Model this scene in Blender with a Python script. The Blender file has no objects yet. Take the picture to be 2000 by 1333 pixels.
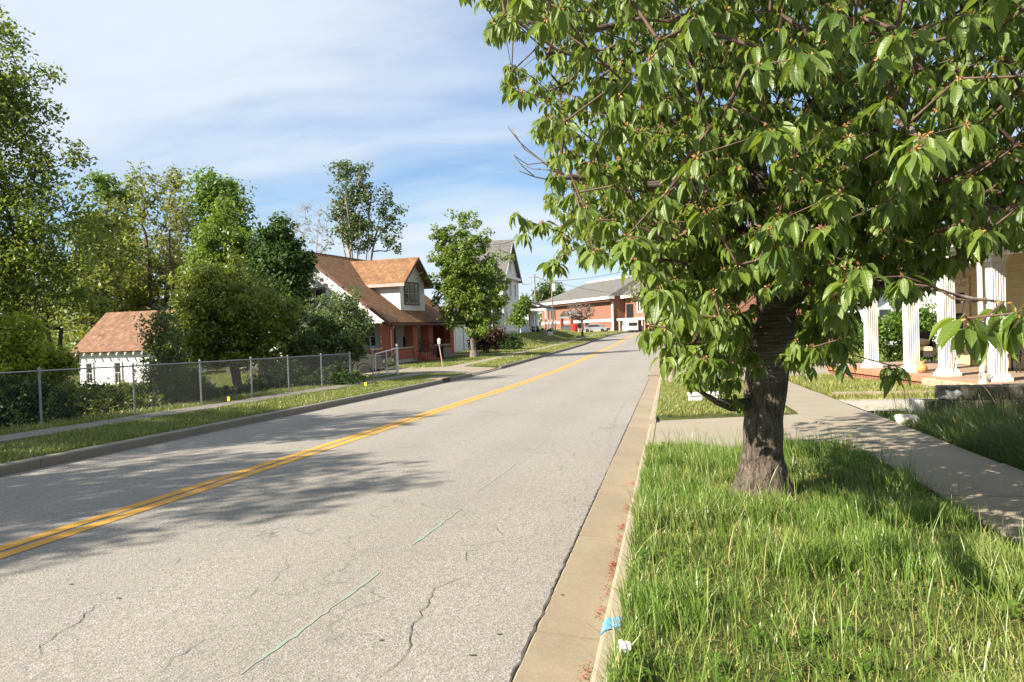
import bpy, math, random
import numpy as np
from mathutils import Vector, Matrix, Quaternion
random.seed(11); RNG = np.random.default_rng(11)
D2R = math.radians
SC = bpy.context.scene
COL = SC.collection

# ------------------------------------------------------------------ camera
YAW, PITCH, ROLL, CAMH, FPX = D2R(12.0), D2R(-1.0), D2R(2.0), 1.6, 1444.0
FW = np.array([-math.sin(YAW)*math.cos(PITCH), math.cos(YAW)*math.cos(PITCH), math.sin(PITCH)])
_r0 = np.array([math.cos(YAW), math.sin(YAW), 0.0]); _u0 = np.cross(_r0, FW)
RT = math.cos(ROLL)*_r0 - math.sin(ROLL)*_u0
UP = math.sin(ROLL)*_r0 + math.cos(ROLL)*_u0
CAM0 = np.array([0, 0, CAMH])
cd = bpy.data.cameras.new('camera'); cam = bpy.data.objects.new('camera', cd); COL.objects.link(cam)
cd.sensor_width = 36.0; cd.lens = FPX/2000*36.0; cd.clip_start = 0.05; cd.clip_end = 6000
cam.matrix_world = Matrix(((RT[0], UP[0], -FW[0], 0), (RT[1], UP[1], -FW[1], 0), (RT[2], UP[2], -FW[2], CAMH), (0, 0, 0, 1)))
SC.camera = cam

# ------------------------------------------------------------------ sky, sun, exposure
SUN_AZ = D2R(230.0)      # compass bearing (from +Y towards +X) the light comes from
SUN_EL = D2R(36.0)
sd = bpy.data.lights.new('sun', 'SUN'); sd.energy = 5.0; sd.angle = D2R(0.53); sd.color = (1.0, 0.91, 0.77)
so = bpy.data.objects.new('sun', sd); COL.objects.link(so)
_sv = Vector((math.sin(SUN_AZ)*math.cos(SUN_EL), math.cos(SUN_AZ)*math.cos(SUN_EL), math.sin(SUN_EL)))
so.rotation_euler = _sv.to_track_quat('Z', 'Y').to_euler(); so.location = (-40, -40, 60)
SC.view_settings.view_transform = 'Standard'
SC.view_settings.look = 'None'; SC.view_settings.gamma = 1.0; SC.view_settings.use_curve_mapping = False
SC.view_settings.exposure = 1.4
SC.cycles.max_bounces = 8; SC.cycles.transparent_max_bounces = 12
SC.cycles.use_denoising = True
W = bpy.data.worlds.new('World'); SC.world = W; W.use_nodes = True

class NT:
    def __init__(s, tree): s.t = tree; s.n = tree.nodes; s.l = tree.links
    def new(s, typ, **kw):
        nd = s.n.new(typ)
        for k, v in kw.items():
            if k.startswith('i_'):
                nd.inputs[k[2:].replace('_', ' ')].default_value = v
            else: setattr(nd, k, v)
        return nd
    def link(s, a, b): s.l.new(a, b)
    def math(s, op, a, b=None, clamp=False):
        nd = s.n.new('ShaderNodeMath'); nd.operation = op; nd.use_clamp = clamp
        for i, v in enumerate((a, b)):
            if v is None: continue
            if isinstance(v, (int, float)): nd.inputs[i].default_value = v
            else: s.link(v, nd.inputs[i])
        return nd.outputs[0]
    def ramp(s, fac, stops):
        nd = s.n.new('ShaderNodeValToRGB'); e = nd.color_ramp.elements
        while len(e) < len(stops): e.new(0.5)
        for el, (p, c) in zip(e, stops):
            el.position = p
            el.color = (c, c, c, 1) if isinstance(c, (int, float)) else tuple(c)+(1,)
        s.link(fac, nd.inputs[0]); return nd.outputs[0]
    def mix(s, fac, a, b, typ='MIX'):
        nd = s.n.new('ShaderNodeMix'); nd.data_type = 'RGBA'; nd.blend_type = typ
        for i, v in ((0, fac), (6, a), (7, b)):
            if isinstance(v, (int, float)): nd.inputs[i].default_value = v
            elif isinstance(v, (tuple, list)): nd.inputs[i].default_value = tuple(v)+(1,)
            else: s.link(v, nd.inputs[i])
        return nd.outputs[2]
    def noise(s, vec, scale, detail=4, rough=0.55, dist=0.0):
        nd = s.n.new('ShaderNodeTexNoise'); nd.inputs['Scale'].default_value = scale
        nd.inputs['Detail'].default_value = detail; nd.inputs['Roughness'].default_value = rough
        nd.inputs['Distortion'].default_value = dist
        if vec is not None: s.link(vec, nd.inputs['Vector'])
        return nd.outputs['Fac']
    def mapping(s, vec, scale=(1, 1, 1), rot=(0, 0, 0), loc=(0, 0, 0)):
        nd = s.n.new('ShaderNodeMapping'); nd.inputs['Scale'].default_value = scale
        nd.inputs['Rotation'].default_value = rot; nd.inputs['Location'].default_value = loc
        s.link(vec, nd.inputs['Vector']); return nd.outputs[0]

def build_world():
    t = NT(W.node_tree); t.n.clear()
    out = t.new('ShaderNodeOutputWorld'); bg = t.new('ShaderNodeBackground')
    sky = t.new('ShaderNodeTexSky'); sky.sky_type = 'NISHITA'; sky.sun_disc = False
    sky.sun_elevation = SUN_EL; sky.sun_rotation = SUN_AZ
    sky.air_density = 1.0; sky.dust_density = 0.6; sky.ozone_density = 1.2
    tc = t.new('ShaderNodeTexCoord'); sep = t.new('ShaderNodeSeparateXYZ'); t.link(tc.outputs['Generated'], sep.inputs[0])
    zc = t.math('ADD', t.math('MAXIMUM', sep.outputs[2], 0.0), 0.16)
    comb = t.new('ShaderNodeCombineXYZ')
    t.link(t.math('DIVIDE', sep.outputs[0], zc), comb.inputs[0]); t.link(t.math('DIVIDE', sep.outputs[1], zc), comb.inputs[1])
    P = comb.outputs[0]
    warp = t.noise(t.mapping(P, (0.9, 0.9, 1)), 0.9, 3, 0.5)
    wv = t.new('ShaderNodeVectorMath'); wv.operation = 'SCALE'; wv.inputs['Scale'].default_value = 0.5
    nz = t.new('ShaderNodeTexNoise'); nz.inputs['Scale'].default_value = 1.1; nz.inputs['Detail'].default_value = 3; t.link(P, nz.inputs['Vector']); t.link(nz.outputs['Color'], wv.inputs[0])
    ad = t.new('ShaderNodeVectorMath'); ad.operation = 'ADD'; t.link(P, ad.inputs[0]); t.link(wv.outputs[0], ad.inputs[1]); Q = ad.outputs[0]
    big = t.noise(t.mapping(Q, (0.36, 0.72, 1), (0, 0, 0.35), (3.1, 0.4, 0)), 1.0, 5, 0.5)
    wis = t.noise(t.mapping(Q, (0.55, 1.5, 1), (0, 0, -0.25), (0.3, 1.7, 0)), 1.3, 6, 0.55)
    fin = t.noise(t.mapping(Q, (1.0, 2.6, 1), (0, 0, -0.1), (5.3, 1.0, 0)), 2.6, 6, 0.6)
    # cloud bank thicker to the west, thinning to clear blue in front
    m = t.math('ADD', t.math('MULTIPLY', big, 1.25), t.math('MULTIPLY', wis, 0.6))
    m = t.math('ADD', m, t.math('MULTIPLY', fin, 0.16))
    m = t.math('ADD', m, t.math('MULTIPLY', warp, 0.15))
    hgt = t.ramp(sep.outputs[2], [(0.0, 0.03), (0.16, 0.02), (0.45, 0.20), (0.62, 0.12), (0.95, 0.0)])
    m = t.math('ADD', m, hgt)
    mr = t.new('ShaderNodeMapRange'); mr.interpolation_type = 'SMOOTHSTEP'
    mr.inputs['From Min'].default_value = 0.80; mr.inputs['From Max'].default_value = 1.34
    mr.inputs['To Min'].default_value = 0.10; mr.inputs['To Max'].default_value = 0.95
    t.link(m, mr.inputs['Value'])
    # pale haze towards the horizon
    hz = t.new('ShaderNodeMapRange'); hz.inputs['From Min'].default_value = 0.0; hz.inputs['From Max'].default_value = 0.30
    hz.inputs['To Min'].default_value = 0.76; hz.inputs['To Max'].default_value = 0.0; t.link(sep.outputs[2], hz.inputs['Value'])
    cover = t.math('MAXIMUM', mr.outputs[0], hz.outputs[0])
    skyb = t.mix(1.0, sky.outputs[0], (0.66, 1.05, 1.36), 'MULTIPLY')
    col = t.mix(cover, skyb, (6.2, 6.85, 7.6))
    t.link(col, bg.inputs['Color']); bg.inputs['Strength'].default_value = 0.05
    t.link(bg.outputs[0], out.inputs[0])
build_world()

# ------------------------------------------------------------------ helpers
def V(xv, d):                       # metres right of / in front of the camera -> world x, y
    return np.array([xv*math.cos(YAW)-d*math.sin(YAW), xv*math.sin(YAW)+d*math.cos(YAW)])
def P3(px, py, d):                  # a sight line of the photograph taken out to depth d
    return CAM0 + d*(FW + (px-1000)/FPX*RT - (py-666.5)/FPX*UP)
def project(P):
    v = np.asarray(P)-CAM0; z = v@FW
    return 1000+FPX*(v@RT)/z, 666.5-FPX*(v@UP)/z, z
def sstep(a, b, x):
    t = np.clip((np.asarray(x, float)-a)/(b-a), 0, 1); return t*t*(3-2*t)

PY = [-60, 24, 30, 36, 45, 55, 68, 80, 95, 110, 125, 140, 160]
PZ = [0, 0, .01, .06, .21, .42, .66, .92, 1.42, 1.92, 2.32, 2.58, 2.75]
def xoff(y):
    return np.where(np.asarray(y) > 85, 0.0011*(np.minimum(np.asarray(y, float), 220)-85)**2, 0.0)
def base(x, y):
    x = np.asarray(x, float); y = np.asarray(y, float)
    xc = np.clip(x, -60, 60); yc = np.clip(y, -30, 160)
    return -0.01746*(-0.2079*xc+0.9781*yc) + np.interp(yc, PY, PZ)
def vnoise(x, y, s, seed=0):
    x = np.asarray(x, float)*s; y = np.asarray(y, float)*s
    xi = np.floor(x).astype(int); yi = np.floor(y).astype(int); fx = x-xi; fy = y-yi
    def h(a, b):
        n = (a*374761393 + b*668265263 + seed*974711) & 0x7fffffff
        n = ((n ^ (n >> 13))*1274126177) & 0x7fffffff
        return ((n ^ (n >> 16)) & 0xffff)/65535.0
    fx = fx*fx*(3-2*fx); fy = fy*fy*(3-2*fy)
    return (h(xi, yi)*(1-fx)+h(xi+1, yi)*fx)*(1-fy)+(h(xi, yi+1)*(1-fx)+h(xi+1, yi+1)*fx)*fy
def G(x, y):                        # height of the open ground (grass, yards)
    x = np.asarray(x, float); y = np.asarray(y, float)
    u = x-xoff(y); b = base(x, y)
    left = 0.15+0.05*sstep(9.1, 11, -u) - 0.50*sstep(12.6, 15.5, -u)*(1-sstep(33, 42, y)) - 0.5*sstep(22, 40, -u)*(1-sstep(33, 60, y))
    left = left + 1.05*sstep(12.6, 16.5, -u)*sstep(68, 82, y)*(1-sstep(104, 125, y))
    right = 0.14+0.01*sstep(0, 2, u) + (0.62*sstep(3.5, 7.0, u)+0.5*sstep(6, 12, u))*(1-sstep(12.7, 13.3, y-0.0*u))*(1-.75*sstep(10.6, 12.8, y)*(1-sstep(4.9, 6.6, u)))
    right = right + 0.05*(vnoise(u, y, 1.3, 3)-.5)*sstep(-.2, .5, u)*(1-sstep(1.5, 1.75, u)) + 0.10*(vnoise(u, y, 1.1, 5)-.5)*sstep(3.6, 4.6, u)
    pave = ((u > -.5) & (u < 2.3) & (((y > 9.8) & (y < 13.7)) | ((y > 24.5) & (y < 31.2)))) | ((u > 2.22) & (u < 3.31))
    right = np.where(pave, np.minimum(right, 0.03), right); right = np.where((u > 3.2) & (u < 9.8) & (y > 13.45) & (y < 16.6), 0.11, right); right = np.where((u > 3.2) & (u < 9.3) & (y > 24.5) & (y < 31.3), 0.10, right)
    left = np.where((u < -9.03) & (u > -14.9) & (y > 32.6) & (y < 39.2), np.minimum(left, np.where(u > -11, .03, .16)), left)
    return b + np.where(u < -9.03, left, np.where(u > -0.35, right, -0.10))

def link(o, parent=None):
    COL.objects.link(o)
    if parent is not None: o.parent = parent
    return o
def tag(o, label=None, cat=None, group=None, kind=None):
    for k, v in (('label', label), ('category', cat), ('group', group), ('kind', kind)):
        if v: o[k] = v
    return o
def empty(name, loc, rz=0.0, label=None, cat=None, group=None, kind=None, parent=None):
    o = bpy.data.objects.new(name, None); o.empty_display_size = 0.2
    o.location = tuple(float(a) for a in loc); o.rotation_euler = (0, 0, rz); link(o, parent)
    return tag(o, label, cat, group, kind)
def mesh_np(name, verts, faces, mat, attrs=None, smooth=False):
    """faces: list of int arrays (n,3)/(n,4) or python lists"""
    me = bpy.data.meshes.new(name)
    v = np.asarray(verts, np.float32).reshape(-1, 3)
    if isinstance(faces, np.ndarray): faces = [faces]
    fl = [np.asarray(f, np.int32) for f in faces if len(f)]
    lens = np.concatenate([np.full(len(f), f.shape[1], np.int32) for f in fl]) if fl else np.zeros(0, np.int32)
    idx = np.concatenate([f.ravel() for f in fl]) if fl else np.zeros(0, np.int32)
    me.vertices.add(len(v)); me.vertices.foreach_set('co', v.ravel())
    me.loops.add(len(idx)); me.loops.foreach_set('vertex_index', idx)
    me.polygons.add(len(lens))
    st = np.zeros(len(lens), np.int32); st[1:] = np.cumsum(lens)[:-1]
    me.polygons.foreach_set('loop_start', st); me.polygons.foreach_set('loop_total', lens)
    if smooth: me.polygons.foreach_set('use_smooth', np.ones(len(lens), bool))
    me.update(calc_edges=True)
    for k, a in (attrs or {}).items():
        at = me.attributes.new(k, 'FLOAT', 'POINT'); at.data.foreach_set('value', np.asarray(a, np.float32))
    if mat is not None: me.materials.append(mat)
    return me
def obj_np(name, verts, faces, mat, parent=None, attrs=None, smooth=False):
    return link(bpy.data.objects.new(name, mesh_np(name, verts, faces, mat, attrs, smooth)), parent)

class MB:
    """collects boxes, prisms, tubes and lathes; build() links them as one mesh object"""
    def __init__(s): s.v = []; s.f = []
    def add(s, vs, fs):
        b = len(s.v); s.v += [tuple(float(c) for c in p) for p in vs]; s.f += [tuple(b+i for i in f) for f in fs]; return s
    def box(s, x0, x1, y0, y1, z0, z1, bev=0.0):
        if bev <= 0:
            return s.add([(x0,y0,z0),(x1,y0,z0),(x1,y1,z0),(x0,y1,z0),(x0,y0,z1),(x1,y0,z1),(x1,y1,z1),(x0,y1,z1)],
                         [(0,3,2,1),(4,5,6,7),(0,1,5,4),(1,2,6,5),(2,3,7,6),(3,0,4,7)])
        b = bev
        vs = []
        for z, i in ((z0, 0), (z1-b, 0), (z1, b)):
            vs += [(x0+i,y0+i,z),(x1-i,y0+i,z),(x1-i,y1-i,z),(x0+i,y1-i,z)]
        fs = [(0,3,2,1),(8,9,10,11)]
        for k in (0, 4):
            for i in range(4):
                j = (i+1) % 4; fs.append((k+i, k+j, k+4+j, k+4+i))
        return s.add(vs, fs)
    def prism(s, poly, axis, a0, a1):
        """poly: 2-D outline in the plane across axis ('x': (y,z), 'y': (x,z), 'z': (x,y))"""
        n = len(poly)
        def pt(p, a): return {'x': (a, p[0], p[1]), 'y': (p[0], a, p[1]), 'z': (p[0], p[1], a)}[axis]
        vs = [pt(p, a0) for p in poly]+[pt(p, a1) for p in poly]
        fs = [tuple(range(n))[::-1], tuple(range(n, 2*n))]+[(i, (i+1) % n, n+(i+1) % n, n+i) for i in range(n)]
        return s.add(vs, fs)
    def tube(s, pts, rad, seg=8, cap=True):
        pts = [Vector(p) for p in pts]; n = len(pts)
        rad = [rad]*n if isinstance(rad, (int, float)) else rad
        t0 = (pts[1]-pts[0]).normalized(); ref = Vector((0, 0, 1)) if abs(t0.z) < .9 else Vector((1, 0, 0))
        a = t0.cross(ref).normalized(); vs = []
        for i in range(n):
            t = (pts[min(i+1, n-1)]-pts[max(i-1, 0)]).normalized()
            a = (a-t*a.dot(t)).normalized(); b = t.cross(a)
            for k in range(seg):
                w = 2*math.pi*k/seg; vs.append(pts[i]+(a*math.cos(w)+b*math.sin(w))*rad[i])
        fs = [(i*seg+k, i*seg+(k+1) % seg, (i+1)*seg+(k+1) % seg, (i+1)*seg+k) for i in range(n-1) for k in range(seg)]
        if cap: fs += [tuple(range(seg))[::-1], tuple((n-1)*seg+k for k in range(seg))]
        return s.add(vs, fs)
    def lathe(s, prof, cx=0, cy=0, seg=16):
        """prof: (radius, z) from bottom to top"""
        vs = [(cx+r*math.cos(2*math.pi*k/seg), cy+r*math.sin(2*math.pi*k/seg), z) for r, z in prof for k in range(seg)]
        n = len(prof)
        fs = [(i*seg+k, i*seg+(k+1) % seg, (i+1)*seg+(k+1) % seg, (i+1)*seg+k) for i in range(n-1) for k in range(seg)]
        fs += [tuple(range(seg))[::-1], tuple((n-1)*seg+k for k in range(seg))]
        return s.add(vs, fs)
    def data(s, name, mat, smooth=False):
        me = bpy.data.meshes.new(name); me.from_pydata(s.v, [], s.f)
        if smooth: me.polygons.foreach_set('use_smooth', [True]*len(me.polygons))
        me.update()
        if mat is not None: me.materials.append(mat)
        return me
    def build(s, name, mat, parent=None, smooth=False):
        return link(bpy.data.objects.new(name, s.data(name, mat, smooth)), parent)
def box(name, mat, parent, x0, x1, y0, y1, z0, z1, bev=0.0):
    return MB().box(x0, x1, y0, y1, z0, z1, bev).build(name, mat, parent)
def copy_tree(o, loc=None, rz=None, parent=None):
    c = o.copy(); link(c); c.parent = parent
    if loc is not None: c.location = tuple(float(a) for a in loc)
    if rz is not None: c.rotation_euler = (0, 0, rz)
    for ch in list(o.children):
        copy_tree(ch, parent=c)
    return c

# ------------------------------------------------------------------ materials
def mat(name, build):
    m = bpy.data.materials.new(name); m.use_nodes = True
    t = NT(m.node_tree); t.n.clear()
    out = t.new('ShaderNodeOutputMaterial'); bs = t.new('ShaderNodeBsdfPrincipled')
    t.link(bs.outputs[0], out.inputs[0]); t.out = out; t.bs = bs
    tc = t.new('ShaderNodeTexCoord'); t.obj = tc.outputs['Object']
    geo = t.new('ShaderNodeNewGeometry'); t.pos = geo.outputs['Position']; t.geo = geo
    build(t); return m
def bump(t, h, strength=0.5, dist=0.02):
    b = t.new('ShaderNodeBump'); b.inputs['Strength'].default_value = strength; b.inputs['Distance'].default_value = dist
    t.link(h, b.inputs['Height']); t.link(b.outputs[0], t.bs.inputs['Normal'])
def plain(name, col, rough=0.6, metal=0.0, var=0.12, scale=6.0, bmp=0.0, spec=0.4):
    def f(t):
        n = t.noise(t.obj, scale, 5, 0.6)
        c = t.mix(t.ramp(n, [(0.3, 0.0), (0.7, 1.0)]), tuple(max(0, a*(1-var)) for a in col), tuple(min(1, a*(1+var)) for a in col))
        t.link(c, t.bs.inputs['Base Color']); t.bs.inputs['Roughness'].default_value = rough
        t.bs.inputs['Metallic'].default_value = metal; t.bs.inputs['Specular IOR Level'].default_value = spec
        if bmp: bump(t, t.noise(t.obj, scale*5, 4, 0.6), bmp, 0.01)
    return mat(name, f)

def m_asphalt(t):
    big = t.noise(t.pos, 0.35, 4, 0.6); mid = t.noise(t.mapping(t.pos, (1.6, 0.16, 1)), 1.0, 4, 0.55)
    vor = t.new('ShaderNodeTexVoronoi'); vor.inputs['Scale'].default_value = 85.0; t.link(t.pos, vor.inputs['Vector'])
    stone = t.ramp(vor.outputs['Color'], [(0.0, (0.06, 0.054, 0.047)), (0.45, (0.23, 0.213, 0.189)), (1.0, (0.52, 0.48, 0.425))])
    fine = t.noise(t.pos, 46, 3, 0.7)
    c = t.mix(0.46, stone, (0.236, 0.219, 0.193))
    c = t.mix(t.ramp(fine, [(0.35, 0.0), (0.55, 0.0), (0.72, 0.5)]), c, (0.07, 0.066, 0.06))
    c = t.mix(t.ramp(big, [(0.35, 0.0), (0.7, 0.28)]), c, (0.165, 0.150, 0.131))
    c = t.mix(t.ramp(mid, [(0.42, 0.0), (0.75, 0.30)]), c, (0.262, 0.242, 0.213))
    spot = t.noise(t.pos, 2.3, 2, 0.5)
    c = t.mix(t.ramp(spot, [(0.70, 0.0), (0.76, 0.35)]), c, (0.12, 0.115, 0.11))
    # hairline cracking
    wob = t.new('ShaderNodeTexNoise'); wob.inputs['Scale'].default_value = 2.2; wob.inputs['Detail'].default_value = 5; t.link(t.pos, wob.inputs['Vector'])
    sc_ = t.new('ShaderNodeVectorMath'); sc_.operation = 'SCALE'; sc_.inputs['Scale'].default_value = 0.8; t.link(wob.outputs['Color'], sc_.inputs[0])
    ad = t.new('ShaderNodeVectorMath'); ad.operation = 'ADD'; t.link(t.mapping(t.pos, (1, 0.6, 0)), ad.inputs[0]); t.link(sc_.outputs[0], ad.inputs[1])
    ck = t.new('ShaderNodeTexVoronoi'); ck.feature = 'DISTANCE_TO_EDGE'; ck.inputs['Scale'].default_value = 0.85; t.link(ad.outputs[0], ck.inputs['Vector'])
    where = t.ramp(t.noise(t.pos, 0.55, 3, 0.6), [(0.46, 0.0), (0.62, 1.0)])
    hair = t.math('MULTIPLY', t.ramp(ck.outputs['Distance'], [(0.0, 1.0), (0.0045, 0.6), (0.010, 0.0)]), where)
    c = t.mix(t.math('MULTIPLY', hair, 0.62), c, (0.055, 0.05, 0.045))
    # tyre-polished wheel paths and an oil-darkened strip between them
    sx_ = t.new('ShaderNodeSeparateXYZ'); t.link(t.pos, sx_.inputs[0])
    wp = t.math('ADD', t.math('MULTIPLY', t.math('SINE', t.math('MULTIPLY', t.math('ADD', sx_.outputs[0], 0.9), 3.55)), 0.5), 0.5)
    c = t.mix(t.math('MULTIPLY', t.math('MULTIPLY', wp, t.noise(t.mapping(t.pos, (0.8, 0.1, 1)), 1.0, 4, 0.6)), 0.26), c, (0.15, 0.138, 0.122))
    t.link(c, t.bs.inputs['Base Color']); t.bs.inputs['Roughness'].default_value = 0.88
    t.bs.inputs['Specular IOR Level'].default_value = 0.25
    bump(t, t.math('ADD', vor.outputs['Distance'], t.math('MULTIPLY', fine, 0.6)), 0.65, 0.006)
def concrete(name, col, warm=0.0, stain=0.35):
    def f(t):
        n1 = t.noise(t.pos, 1.3, 5, 0.6); n2 = t.noise(t.pos, 24, 4, 0.65); n3 = t.noise(t.pos, 90, 2, 0.6)
        c = t.mix(t.ramp(n1, [(0.35, 0.0), (0.72, stain)]), col, tuple(a*0.62 for a in col))
        c = t.mix(t.ramp(n2, [(0.45, 0.0), (0.75, 0.35)]), c, tuple(min(1, a*1.25) for a in col))
        c = t.mix(t.ramp(n3, [(0.55, 0.0), (0.7, 0.4)]), c, tuple(a*0.55 for a in col))
        t.link(c, t.bs.inputs['Base Color']); t.bs.inputs['Roughness'].default_value = 0.9
        bump(t, t.math('ADD', n2, t.math('MULTIPLY', n3, 0.5)), 0.35, 0.006)
    return mat(name, f)
def m_soil(t):
    n = t.noise(t.pos, 0.5, 5, 0.6); n2 = t.noise(t.pos, 9, 5, 0.7); n3 = t.noise(t.pos, 60, 3, 0.7)
    c = t.mix(t.ramp(n2, [(0.35, 0.0), (0.65, 1.0)]), (0.06, 0.08, 0.022), (0.115, 0.125, 0.038))
    c = t.mix(t.ramp(n, [(0.55, 0.0), (0.75, 0.5)]), c, (0.16, 0.15, 0.062))
    c = t.mix(t.ramp(n3, [(0.5, 0.0), (0.75, 0.55)]), c, (0.05, 0.06, 0.022))
    t.link(c, t.bs.inputs['Base Color']); t.bs.inputs['Roughness'].default_value = 0.95
    t.bs.inputs['Specular IOR Level'].default_value = 0.1
    bump(t, t.math('ADD', n2, n3), 0.8, 0.05)
def leafmat(name, dark, light, trans, tw=0.35, rough=0.45, spec=0.35, rnd=False, under=None, patch=0.25, veins=False):
    def f(t):
        if rnd:
            oi = t.new('ShaderNodeObjectInfo'); tint = oi.outputs['Random']
        else:
            at = t.new('ShaderNodeAttribute'); at.attribute_name = 'tint'; tint = at.outputs['Fac']
        nz = t.noise(t.pos, patch, 3, 0.5)
        fac = t.math('ADD', t.math('MULTIPLY', tint, 0.75), t.math('MULTIPLY', t.math('SUBTRACT', nz, 0.35), 0.6), True)
        c = t.mix(fac, dark, light)
        if under is not None: c = t.mix(t.math('MULTIPLY', t.geo.outputs['Backfacing'], 0.75), c, under)
        if veins:
            ax = t.new('ShaderNodeAttribute'); ax.attribute_name = 'lx'; ay = t.new('ShaderNodeAttribute'); ay.attribute_name = 'ly'
            yy = t.math('ABSOLUTE', ay.outputs['Fac']); ph = t.math('SUBTRACT', ax.outputs['Fac'], t.math('MULTIPLY', yy, 0.75))
            wv = t.math('ADD', t.math('MULTIPLY', t.math('SINE', t.math('MULTIPLY', ph, 56.0)), 0.5), 0.5)
            vein = t.ramp(wv, [(0.72, 0.0), (1.0, 1.0)]); mid = t.ramp(yy, [(0.0, 1.0), (0.018, 0.0)])
            vm = t.math('MAXIMUM', t.math('MULTIPLY', vein, 0.30), mid)
            c = t.mix(t.math('MULTIPLY', vm, 0.6), c, (0.20, 0.27, 0.08))
            blot = t.noise(t.pos, 55, 3, 0.6); c = t.mix(t.ramp(blot, [(0.55, 0.0), (0.72, 0.35)]), c, (0.10, 0.115, 0.018))
            bump(t, t.math('SUBTRACT', blot, t.math('MULTIPLY', vm, 0.8)), 0.45, 0.004)
        t.link(c, t.bs.inputs['Base Color']); t.bs.inputs['Roughness'].default_value = rough
        t.bs.inputs['Specular IOR Level'].default_value = spec
        tr = t.new('ShaderNodeBsdfTranslucent'); t.link(t.mix(tint, tuple(a*0.8 for a in trans), trans), tr.inputs['Color'])
        mx = t.new('ShaderNodeMixShader'); mx.inputs[0].default_value = tw
        t.link(t.bs.outputs[0], mx.inputs[1]); t.link(tr.outputs[0], mx.inputs[2]); t.link(mx.outputs[0], t.out.inputs[0])
    return mat(name, f)
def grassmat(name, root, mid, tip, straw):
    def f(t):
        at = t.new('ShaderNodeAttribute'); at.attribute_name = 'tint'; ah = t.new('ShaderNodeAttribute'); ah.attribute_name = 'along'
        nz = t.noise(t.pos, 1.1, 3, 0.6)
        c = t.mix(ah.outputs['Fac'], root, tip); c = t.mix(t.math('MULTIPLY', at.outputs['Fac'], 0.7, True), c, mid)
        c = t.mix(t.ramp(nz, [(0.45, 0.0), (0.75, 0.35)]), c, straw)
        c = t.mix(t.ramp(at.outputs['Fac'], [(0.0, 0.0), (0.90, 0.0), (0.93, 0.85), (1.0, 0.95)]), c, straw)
        t.link(c, t.bs.inputs['Base Color']); t.bs.inputs['Roughness'].default_value = 0.38; t.bs.inputs['Specular IOR Level'].default_value = 0.5
        tr = t.new('ShaderNodeBsdfTranslucent'); t.link(t.mix(0.5, c, tip), tr.inputs['Color'])
        mx = t.new('ShaderNodeMixShader'); mx.inputs[0].default_value = 0.26
        t.link(t.bs.outputs[0], mx.inputs[1]); t.link(tr.outputs[0], mx.inputs[2]); t.link(mx.outputs[0], t.out.inputs[0])
    return mat(name, f)
def m_bark(t):
    # cherry bark: fissured and dark low down, smoother with pale rings higher up
    sep = t.new('ShaderNodeSeparateXYZ'); t.link(t.obj, sep.inputs[0])
    up = t.new('ShaderNodeMapRange'); up.inputs['From Min'].default_value = 0.78; up.inputs['From Max'].default_value = 1.12
    wob = t.noise(t.mapping(t.obj, (3, 3, 1)), 1.6, 3, 0.6)
    t.link(t.math('ADD', sep.outputs[2], t.math('MULTIPLY', t.math('SUBTRACT', wob, 0.5), 1.1)), up.inputs['Value'])
    fis = t.noise(t.mapping(t.obj, (20, 20, 4.5)), 1.0, 6, 0.72, 1.4); fine = t.noise(t.obj, 70, 4, 0.7)
    low = t.mix(t.ramp(fis, [(0.36, 0.0), (0.62, 1.0)]), (0.018, 0.014, 0.010), (0.28, 0.22, 0.165))
    ring = t.noise(t.mapping(t.obj, (3.5, 3.5, 46)), 1.0, 5, 0.7, 1.0)
    hi = t.mix(t.ramp(ring, [(0.40, 0.0), (0.66, 1.0)]), (0.10, 0.078, 0.06), (0.38, 0.32, 0.26))
    c = t.mix(up.outputs[0], low, hi)
    c = t.mix(t.ramp(fine, [(0.4, 0.35), (0.65, 0.0)]), c, (0.02, 0.016, 0.012))
    lich = t.noise(t.obj, 9, 3, 0.6); c = t.mix(t.ramp(lich, [(0.64, 0.0), (0.74, 0.35)]), c, (0.30, 0.31, 0.27))
    t.link(c, t.bs.inputs['Base Color']); t.bs.inputs['Roughness'].default_value = 0.85
    bump(t, t.mix(up.outputs[0], fis, ring), 1.0, 0.06)
def shingles(name, c1, c2, c3, row=0.14):
    def f(t):
        br = t.new('ShaderNodeTexBrick'); br.inputs['Scale'].default_value = 1.0
        br.inputs['Brick Width'].default_value = 0.32; br.inputs['Row Height'].default_value = row
        br.inputs['Mortar Size'].default_value = 0.012; br.inputs['Color1'].default_value = tuple(c1)+(1,); br.inputs['Color2'].default_value = tuple(c2)+(1,)
        br.inputs['Mortar'].default_value = tuple(a*0.45 for a in c1)+(1,); br.inputs['Bias'].default_value = 0.0
        uv = t.new('ShaderNodeAttribute'); uv.attribute_name = 'roofuv'; t.link(uv.outputs['Vector'], br.inputs['Vector'])
        n = t.noise(t.obj, 2.0, 5, 0.65); n2 = t.noise(t.obj, 26, 3, 0.7)
        c = t.mix(t.ramp(n2, [(0.4, 0.0), (0.65, 0.6)]), br.outputs['Color'], c3)
        str_ = t.noise(t.mapping(t.obj, (1.6, 1.6, 0.5)), 2.2, 5, 0.7)
        c = t.mix(t.ramp(n, [(0.42, 0.0), (0.72, 0.6)]), c, tuple(a*0.5 for a in c2))
        c = t.mix(t.ramp(str_, [(0.5, 0.0), (0.72, 0.5)]), c, tuple(min(1, a*1.5) for a in c3))
        t.link(c, t.bs.inputs['Base Color']); t.bs.inputs['Roughness'].default_value = 0.9; t.bs.inputs['Specular IOR Level'].default_value = 0.2
        bump(t, br.outputs['Fac'], -0.5, 0.02)
    return mat(name, f)
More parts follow.
